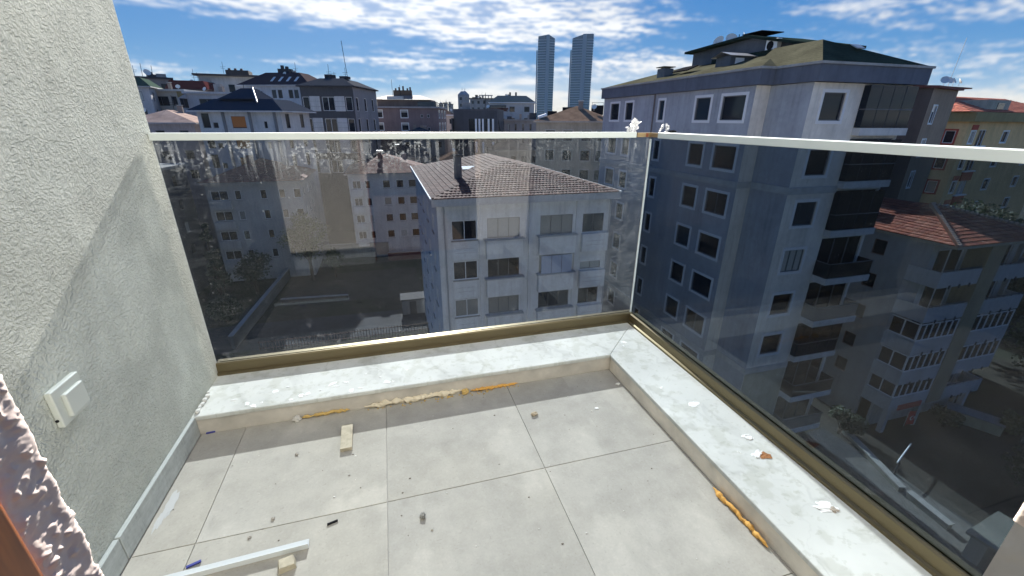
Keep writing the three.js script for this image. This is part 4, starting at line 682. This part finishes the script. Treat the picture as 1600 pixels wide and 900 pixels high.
block('anthracite modern block with white cladding panels between its windows', [-14.8, -98.9], [-4.9, -95.8], 14, 5.8, [.075, .078, .09], { rows: 4, sh: 3.95, first: 4.3, us: [.25, 4.1, 8.7], st: u => ({ w: u === 4.1 ? 2.4 : 1.3, h: 2.5, ...st1(u === 4.1 ? 2 : 1), frame: M.frameW }), roof: 'mansard', q: 3.4, rise: 1.5, roofM: M.anthracite, ov: .5, edge: M.anthracite, sideC: [.26, .26, .28], extra: (g, L, H) => { for (let k = 0; k < 4; k++) for (const u of [1.7, 6.6]) for (let i = 0; i < 3; i++) mesh('cladding_panel', bxg(u, u + 1.95, H - 4.4 - 3.95 * k + i * .92, H - 3.52 - 3.95 * k + i * .92, .003, .12), P(.60, .60, .60), g); mesh('roof_box', merge([bxg(3.5, 5, H + 1.7, H + 2.5, -6, -4), bxg(6.5, 8, H + 1.7, H + 2.2, -6, -4)]), M.darkroof, g); mesh('antenna', bar([L - 2.2, H + 1.6, -4], [L - 2.6, H + 8.4, -4], .05), M.dark, g); } });
block('small pale block right of the anthracite one', [-6.4, -140], [-2.0, -140], 9, 3.2, [.5, .5, .52], { rows: 3, nc: 3, ww: .8, clutter: 4 });
block('small white block low behind the pale one', [-4.5, -128], [-1.2, -128], 8, 1.0, [.6, .6, .6], { rows: 2, nc: 2, clutter: 3 });
block('mauve brown block with a stepped roof and antennas in the middle', [-3.3, -120], [13.6, -115.2], 14, 2.6, [.26, .19, .19], { rows: 2, first: 2.2, us: [2.0, 8.3, 13.2, 14.8], st: u => u > 12 ? { w: .6, h: .8, frame: M.frameW, pane: M.glassDark } : { w: 1.7, h: 1.7, sur: .15, frame: M.frameW, shutter: .3, pane: M.glassDark }, edge: P(.42, .40, .40), ov: .5, clutter: 0,
  extra: (g, L, H) => { const b = mesh('roof_storey', bxg(2, L - 2, H + .36, H + 2.0, -9, -2.2), P(.2, .16, .15), g); mesh('storey_roof', quadGeo([[[1, H + 2.02, -1], [L - 2, H + 2.02, -1], [L - 5, H + 3.1, -5], [4, H + 3.1, -5]], [[L - 2, H + 2.02, -1], [L - 2, H + 2.02, -9], [L - 5, H + 3.1, -6], [L - 5, H + 3.1, -5]], [[1, H + 2.02, -9], [1, H + 2.02, -1], [4, H + 3.1, -5], [4, H + 3.1, -6]], [[4, H + 3.1, -5], [L - 5, H + 3.1, -5], [L - 5, H + 3.1, -6], [4, H + 3.1, -6]]]), std([.16, .11, .09], .8), g); mesh('roof_block', bxg(5.6, 10.2, H + 3.0, H + 4.3, -6, -5), std([.10, .07, .05], .9), g); mesh('chimney', merge([6, 6.9, 7.9, 9, 9.7].map((x, i) => bxg(x, x + .35, H + 4.3, H + 4.8 + .25 * (i % 3), -5.7, -5.3))), std([.12, .08, .06], .9), g); for (const x of [5.4, 7.4]) mesh('antenna', bar([x, H + 3, -5], [x, H + 7 - (x - 5) * .6, -5], .04), M.dark, g); mesh('terrace_glazing', bxg(L - 5, L - .4, H + .36, H + 1.5, -3, -.2), M.glassBlue, g); mesh('solar_tank', bxg(5, 9, H + 2.0, H + 2.7, -1.4, -.7), M.metal, g); } });
block('small cream block in front of the distant towers', [16.1, -139.1], [21.6, -138.4], 9, 1.1, [.55, .50, .44], { rows: 3, nc: 2, ww: 1.1, roof: 'hip', rise: 1.4, roofM: M.brownroof });
block('slate modern block with white vertical fins', [15.7, -103.8], [25.0, -99.9], 10, 1.9, [.085, .09, .105], { rows: 1, first: 5.2, us: [3.4], st: () => ({ w: 6.0, h: 3.6, ...st1(3) }), edge: P(.11, .115, .13), ov: .05, clutter: 2, extra: (g, L, H) => { for (const [i, u] of [5.0, 5.8, 6.6, 7.9, 8.9].entries()) mesh('white_fin', bxg(u, u + .4, H - 5.2, H - 1.7, .003, .35), M.white, g); mesh('balcony_band', bxg(3.2, L - .3, H - 6.0, H - 5.4, .003, .5), M.concrete, g); mesh('lower_fin', merge([5, 6.6, 8.9].map(u => bxg(u, u + .4, H - 9, H - 6.6, .003, .35))), M.white, g); } });
block('white block under a pale hipped roof with a terrace', [29.5, -126.6], [41.6, -123.4], 10, 4.4, [.56, .55, .54], { rows: 3, nc: 3, ww: 1.5, roof: 'mansard', q: 2.6, rise: 1.8, roofM: matt([.20, .185, .15], .8), extra: (g, L, H) => { mesh('terrace_block', bxg(-1.5, 5.5, 0, H - 2.2, 1, 5), P(.48, .47, .46), g); mesh('terrace_glazing', bxg(-.6, 4.6, H - 2.2, H - .7, 1.3, 4.2), M.glassBlue, g); mesh('planting', blobGeo(1.8, .5, .6, 3, 3, .8).translate(3, H - 1.9, 4.6), std([.10, .04, .03], 1), g); for (const x of [5.5, 7.2]) mesh('chimney', bxg(x, x + .5, H + 1.8, H + 3, -5, -4.5), M.darkroof, g); } });
block('grey terraced block below the white hipped roof', [26.0, -112], [38.5, -108], 9, -.2, [.36, .34, .34], { rows: 3, nc: 7, ww: .5, wh: 1.6, clutter: 3, edge: P(.36, .35, .35) });
block('beige block with a brown hipped roof and dark roof stores beside the towers', [22.8, -66.5], [33.6, -61.5], 12, -.35, [.38, .335, .28], { rows: 6, sh: 2.9, first: 2.6, us: [1.5, 4.2, 7.0, 9.3], ww: 1.4, wh: 1.5, st: () => ({ frame: M.frameG, sur: .14, surMat: P(.45, .42, .38), pane: M.glassDark }), edge: P(.42, .37, .33), roof: 'hip', rise: 2.3, roofM: matt([.235, .165, .12], .85, { map: rep(Tmoss, 3) }), extra: (g, L, H) => { mesh('roof_store', merge([bxg(3.6, 6.6, H + 1.2, H + 2.35, -8, -6.5), bxg(8.3, 10.2, H + 1.2, H + 2.6, -8, -5.4), bxg(1.4, 2.8, H + .4, H + 1.7, -5, -4)]), M.dark, g); mesh('solar_tank', bar([.2, H + .7, -.9], [1.4, H + 1.1, -1.4], .25), M.white, g); mesh('roof_rail', merge([bar([8.3, H + 3, -5.6], [10.2, H + 3, -5.6], .03), bar([8.4, H + 2.6, -5.6], [8.4, H + 3, -5.6], .03), bar([10.1, H + 2.6, -5.6], [10.1, H + 3, -5.6], .03)]), M.dark, g); } });
block('grey slab tower with rounded top far behind the slate block', [36.9, -227], [42.4, -226.1], 9, 11.2, [.30, .32, .35], { rows: 4, nc: 2, clutter: 0, roof: 'mansard', q: 1.6, rise: 1.6, roofM: P(.3, .32, .35), edge: P(.3, .32, .35), ov: 0, name: 'tower_block' });
block('grey far block right of the rounded slab tower', [42.6, -226], [53.7, -223.6], 10, 9.6, [.30, .31, .32], { rows: 4, nc: 4, clutter: 3, name: 'tower_block', extra: (g, L, H) => { mesh('roof_frame', merge([bxg(4.5, L, H + 1.5, H + 1.9, -3, -2.4), ...seq(4.5, 1.5, 5).map(x => bxg(x, x + .4, H + .36, H + 1.5, -3, -2.4))]), P(.33, .33, .32), g); } });
for (const [i, [a, b, t]] of [[[44, -398], [47.5, -397.6], 11], [[48.3, -397], [51.6, -396.8], 12.6], [[52.4, -396.4], [55.4, -396.2], 13.2], [[56.2, -395.9], [60, -395.6], 12.2]].entries()) block(['leftmost of four hazy slab towers far off', 'second from left of four hazy slab towers far off', 'third from left of four hazy slab towers far off', 'rightmost of four hazy slab towers far off'][i], a, b, 8, t, [.34, .31, .28], { rows: 4, nc: 2, ww: .8, clutter: 1, name: 'tower_block', noSide: true });
M.band = std([.20, .31, .38], .7);
// twin glass towers
function tower(label, A, B, D, topY, slope) {
  const L = Math.hypot(B[0] - A[0], B[1] - A[1]), g = thing('glass_tower', label, 'tower', [A[0], G0, A[1]], Math.atan2(-(B[1] - A[1]), B[0] - A[0]), 'twin glass towers on the skyline'), H = topY - G0, gl = new THREE.MeshPhysicalMaterial({ color: col(.05, .15, .21), roughness: .2, metalness: .3 }), gl2 = new THREE.MeshPhysicalMaterial({ color: col(.04, .12, .17), roughness: .2, metalness: .2 });
  mesh('glass_shaft', shapeExt([[0, 0], [L * .60, -2.6], [L, 1.5], [L, D], [0, D]], H - 6).rotateX(-Math.PI / 2), gl, g);
  const cr = shapeExt([[0, 0], [L, 0], [L, slope > 0 ? 2 : 7], [L * .62, 7.5], [0, slope > 0 ? 5 : 2]], D - 4).translate(0, H - 6.001, -D + 1.8); mesh('crown', cr, gl2, g);
  const pos = []; const n = 38; for (let k = 0; k < n; k++) { const y = 4 + k * (H - 11) / (n - 1); pos.push(shapeExt([[-.5, -.5], [L * .5, -2.75], [L * .5, -1.9], [-.5, .8]], 1.15).rotateX(-Math.PI / 2).translate(0, y, 0)); pos.push(shapeExt([[L * .70, -2.1], [L + .5, 1.2], [L + .5, 2], [L * .70, -1.0]], 1.15).rotateX(-Math.PI / 2).translate(0, y, 0)); }
  for (const q of pos) mesh('floor_band', q, M.band, g);
  mesh('core_strip', bxg(L * .5, L * .69, 0, H + .5, 1.2, 3.1), M.band, g); mesh('edge_wing', bxg(-2.6, -.8, 0, H * .86, -6, -2), M.band, g);
}
tower('left of the two tall blue glass towers', [246.5, -719.3], [270.5, -709.9], 22, 122.5, 1);
tower('right of the two tall blue glass towers', [288.5, -682.3], [316.0, -667.9], 22, 119.5, -1);
// ================================================================== GROUND, ROADS, WALLS, TREES
{
  const g = new THREE.PlaneGeometry(6000, 6000).rotateX(-Math.PI / 2); { const uv = g.attributes.uv; for (let i = 0; i < 4; i++) uv.setXY(i, uv.getX(i) * 6000, uv.getY(i) * 6000); }
  const m = struct('ground', g.translate(0, G0, 0), std([.34, .34, .33], 1, { map: rep(Tground, 22) }));
  const asph = std([.042, .05, .064], .95, { map: rep(Tasph, 6) }), pave = std([.17, .165, .155], .95, { map: rep(Tasph, 2.5) }), dirt = std([.055, .05, .042], 1, { map: rep(Tasph, 5) });
  const sheet = (n, pts, y, mat) => struct(n, (() => { const q = quadGeo([pts.map(([x, z]) => [x, G0 + y, z])]); return q; })(), mat);
  sheet('road', [[-60, -44.5], [20, -44.8], [20, -51.0], [-60, -52.2]], .008, asph);
  sheet('garden_bed', [[-14.6, -56.2], [3.0, -55.6], [3.0, -67.8], [-15.4, -67.8]], .006, dirt);
  sheet('yard', [[-15.5, -2], [20, -2], [20, -44.4], [-15.5, -44.4]], .007, dirt);
  sheet('road', [[28, 20], [34, 20], [31.2, -19.3], [22.0, -19.3], [26, -10]], .010, asph);
  sheet('pavement', [[28.0, -6.0], [31.5, -6.0], [31.8, -16], [29.7, -16.5]], .014, pave);
  sheet('terrace', [[33.4, -6], [50, -6], [50, -16.6], [33.6, -16.6]], .012, dirt);
}
function lowWall(label, a, b, h, t, mat, cat = 'wall', name = 'garden_wall') {
  const L = Math.hypot(b[0] - a[0], b[1] - a[1]), g = thing(name, label, cat, [a[0], G0, a[1]], Math.atan2(-(b[1] - a[1]), b[0] - a[0]));
  mesh('wall', bxg(0, L, 0, h, -t / 2, t / 2), mat, g); mesh('coping', bxg(-.04, L + .04, h + .002, h + .08, -t / 2 - .05, t / 2 + .05), M.concrete, g); return g;
}
lowWall('long grey garden wall running diagonally away below the left glass', [-17.2, -45.5], [-15.8, -67.5], 1.5, .4, P(.17, .165, .15));
lowWall('low concrete edge wall across the dark garden', [-14.8, -57.0], [-6.6, -56.3], .7, .35, P(.11, .10, .09));
lowWall('pale retaining wall below the garden windows of the pale blue grey block', [-13.0, -76.6], [-1.0, -75.4], 2.4, .4, P(.38, .37, .33));
lowWall('dark red low wall beside the white block far below', [-1.2, -72.8], [6.6, -72.2], 1.3, .5, P(.12, .03, .028));
lowWall('pale stone kerb wall beside the street on the lower right', [32.4, -19.0], [30.3, -13.2], .35, .35, P(.20, .195, .17));
lowWall('pale kerb wall continuing toward the house on the lower right', [30.3, -12.8], [30.0, -10.4], .4, .35, P(.26, .26, .23));
lowWall('short pale wall at the edge of the cream block garden', [42.4, -18.0], [43.9, -15.2], .9, 1.2, P(.50, .46, .30));
lowWall('second short pale wall nearer the street beyond the shrub', [44.4, -14.2], [45.0, -13.0], .6, .5, P(.50, .46, .30));
{ const g = thing('garden_hut', 'flat roofed grey hut beside the road below the white block', 'hut', [.2, G0, -49.5]); mesh('wall', bxg(0, 2.7, 0, 1.9, -2, 0), P(.26, .26, .26), g); mesh('roof', bxg(-.15, 2.85, 1.905, 2.05, -2.15, .15), P(.07, .072, .08), g); mesh('door', bxg(.9, 1.7, .02, 1.7, .004, .04), M.anthracite, g); }
{ const g = thing('white_pole', 'white barrier pole sticking out over the street on the lower right', 'barrier', [31.5, G0, -14.4]); mesh('post', bar([0, 0, 0], [0, 1.1, 0], .06), M.anthracite, g); mesh('boom', bar([-.2, 1.1, 0], [2.6, 1.15, -1.0], .05), M.white, g); }
{ const g = thing('concrete_shed', 'flat concrete shed roof at the bottom right behind the glass', 'shed', [28.9, G0, -7.9], .12); mesh('wall', bxg(0, 3.0, 0, 1.6, -1.2, 1.6), P(.3, .3, .28), g); mesh('roof', bxg(-.2, 3.2, 1.604, 1.75, -1.4, 1.8), P(.20, .20, .17), g); mesh('door', bxg(-.03, -.002, .02, 1.5, -.5, .4), M.anthracite, g); }
// picket fence along the near side of the left road
{ const g = thing('picket_fence', 'thin brown fence along the near edge of the left road', 'fence', [-14.5, G0, -44.2]); const L = 20; mesh('fence_rail', merge([bxg(0, L, .35, .42, -.03, .03), bxg(0, L, 1.05, 1.12, -.03, .03)]), std([.10, .06, .05], .9), g); const pk = std([.12, .075, .06], .9), pg = bxg(-.03, .03, 0, 1.3, .032, .055); for (let i = 0; i < 66; i++) { const m = mesh('picket', pg, pk, g); m.position.x = .15 + i * .3; } }
// trees: tapered trunk and limbs, crown of many small leaf faces gathered in clumps
function tree(name, label, x, z, h, rad, c, seed, o = {}) {
  const g = thing(name, label, o.cat ?? 'tree', [x, G0, z], 0), r = rng(seed), th = o.trunk ?? h * .35;
  const limbs = [bar([0, 0, 0], [0, th, 0], .05 * rad + .06, 8)], cl = [];
  const n = o.clumps ?? 26;
  for (let i = 0; i < n; i++) { const a = r() * 6.283, q = Math.sqrt(r()) * rad * .8, t = r(), y = th + (h - th) * (o.cone ? t : .15 + .8 * t), k = o.cone ? 1 - t * .8 : Math.sqrt(Math.max(.08, 1 - (2 * t - 1) ** 2)); cl.push([Math.cos(a) * q * k, y, Math.sin(a) * q * k, rad * (.28 + .25 * r()) * (o.cone ? .6 + .4 * k : 1)]); if (i < 9) limbs.push(bar([0, th * (.6 + .4 * r()), 0], [Math.cos(a) * q * k * .8, y * .95, Math.sin(a) * q * k * .8], .02 * rad + .02, 5)); }
  mesh('trunk', merge(limbs), std([.075, .055, .04], .95), g);
  const pos = [], cols = [], N = o.leaves ?? 2600, ls = o.ls ?? .16;
  for (let i = 0; i < N; i++) {
    const q = cl[Math.floor(r() * n)], a = r() * 6.283, b = Math.acos(2 * r() - 1), d = Math.pow(r(), .42) * q[3], cx = q[0] + d * Math.sin(b) * Math.cos(a), cy = q[1] + d * Math.cos(b) * .8, cz = q[2] + d * Math.sin(b) * Math.sin(a);
    const u = new THREE.Vector3(r() - .5, r() - .5, r() - .5).normalize(), v = new THREE.Vector3(r() - .5, r() - .5, r() - .5).cross(u).normalize(), s = ls * (.6 + .8 * r()), k = .6 + .8 * r();
    const p = (e, f) => { pos.push(cx + u.x * e * s + v.x * f * s, cy + u.y * e * s + v.y * f * s, cz + u.z * e * s + v.z * f * s); cols.push(c[0] * k, c[1] * k, c[2] * k); };
    p(-1, 0); p(0, -.5); p(1, 0); p(-1, 0); p(1, 0); p(0, .5);
  }
  const q = new THREE.BufferGeometry(); q.setAttribute('position', new THREE.Float32BufferAttribute(pos, 3)); q.setAttribute('color', new THREE.Float32BufferAttribute(cols, 3)); q.computeVertexNormals();
  mesh('crown', q, new THREE.MeshPhysicalMaterial({ vertexColors: true, roughness: .9, transmission: .35, thickness: 0, side: THREE.DoubleSide }), g);
}
const gD = [.045, .065, .03], gM = [.07, .095, .035], gL = [.16, .18, .08];
tree('leafy_tree', 'pale green leafy tree against the right side of the left grey block', -12.2, -65.6, 9.5, 3.4, gL, 11, { leaves: 4200 });
tree('conifer', 'dark conifer at the left edge of the front glass', -21.6, -58, 11, 1.7, gD, 12, { cone: true, trunk: 1 });
tree('leafy_tree', 'dark green tree left of the diagonal garden wall', -18.8, -62, 5.5, 2.6, gD, 13);
tree('shrub', 'low dark shrub nearest the road left of the garden wall', -20.0, -53, 2.6, 1.8, gD, 14, { trunk: .5, cat: 'shrub' });
tree('leafy_tree', 'small tree in front of the pale retaining wall', -9.0, -66, 4.5, 1.6, gM, 15, { leaves: 1200 });
tree('leafy_tree', 'large dark tree at the right edge beyond the glass', 59, -21, 10, 5, gM, 16, { leaves: 5200, ls: .24 });
tree('leafy_tree', 'broad dark tree behind the pale leaved one on the right', 57, -29, 14, 6, gD, 31, { leaves: 7000, clumps: 40, ls: .24 });
tree('leafy_tree', 'dark tree directly right of the cream block', 52, -24, 12, 5, gD, 32, { leaves: 6000, clumps: 36, ls: .2 });
tree('leafy_tree', 'dark tree rising right of the cream block roof', 66, -27, 12, 5, gD, 33, { leaves: 3600, ls: .26 });
tree('leafy_tree', 'pale leaved tree right of the cream block', 51.5, -16.5, 8, 3.6, gL, 17, { leaves: 3600, ls: .2 });
tree('shrub', 'yellow green shrub between the two short pale walls', 44.2, -15.0, 1.8, 1.1, [.14, .15, .05], 18, { trunk: .4, clumps: 12, leaves: 900, cat: 'shrub' });
tree('shrub', 'round shrub below the entrance of the cream block', 40.6, -17.0, 1.5, 1.1, [.11, .12, .05], 19, { trunk: .4, clumps: 12, leaves: 800, cat: 'shrub' });
tree('shrub', 'dark shrub at the foot of the grey block', 31.8, -18.6, 2.0, 1.4, gD, 20, { trunk: .4, clumps: 12, leaves: 1000, cat: 'shrub' });
tree('leafy_tree', 'dark tree at the lower right corner beyond the pavement', 37, -10, 5, 2.6, gD, 21, { leaves: 2200 });
// lower city roofs that fill the gaps further back
const fr = rng(909);
for (const [i, [x, z, w, t]] of [[-37, -60, 10, -6], [-46.5, -71, 11, -3.5], [-2, -96, 11, -7.5], [11, -90, 10, -8], [22, -88, 9, -6], [-16, -112, 12, -3], [4, -108, 10, -4], [60, -75, 14, -3], [46, -62, 11, -4.5]].entries())
  block(['dark grey house at the far left behind the glass', 'grey house behind the far left dark one', 'low roofed house behind the pale blue grey block', 'house with brown roof seen left of the white block roof', 'house with brown roof seen above the white block roof', 'grey house low behind the navy roofed one', 'low house below the mauve brown block', 'far house right of the brown hipped roof', 'house hidden behind the grey block corner'][i], [x, z], [x + w, z + fr() * 2 - 1], 10, t, (k => i < 2 ? [.09, .10, .115] : [k, k * .97, k * .93])(.24 + .22 * fr()), { rows: 4, nc: 4, roof: i > 1 ? 'hip' : 'flat', rise: 2, roofM: i % 2 ? M.brownroof : M.darkroof, edge: M.concrete, name: 'house' });
renderer.render(scene, camera);
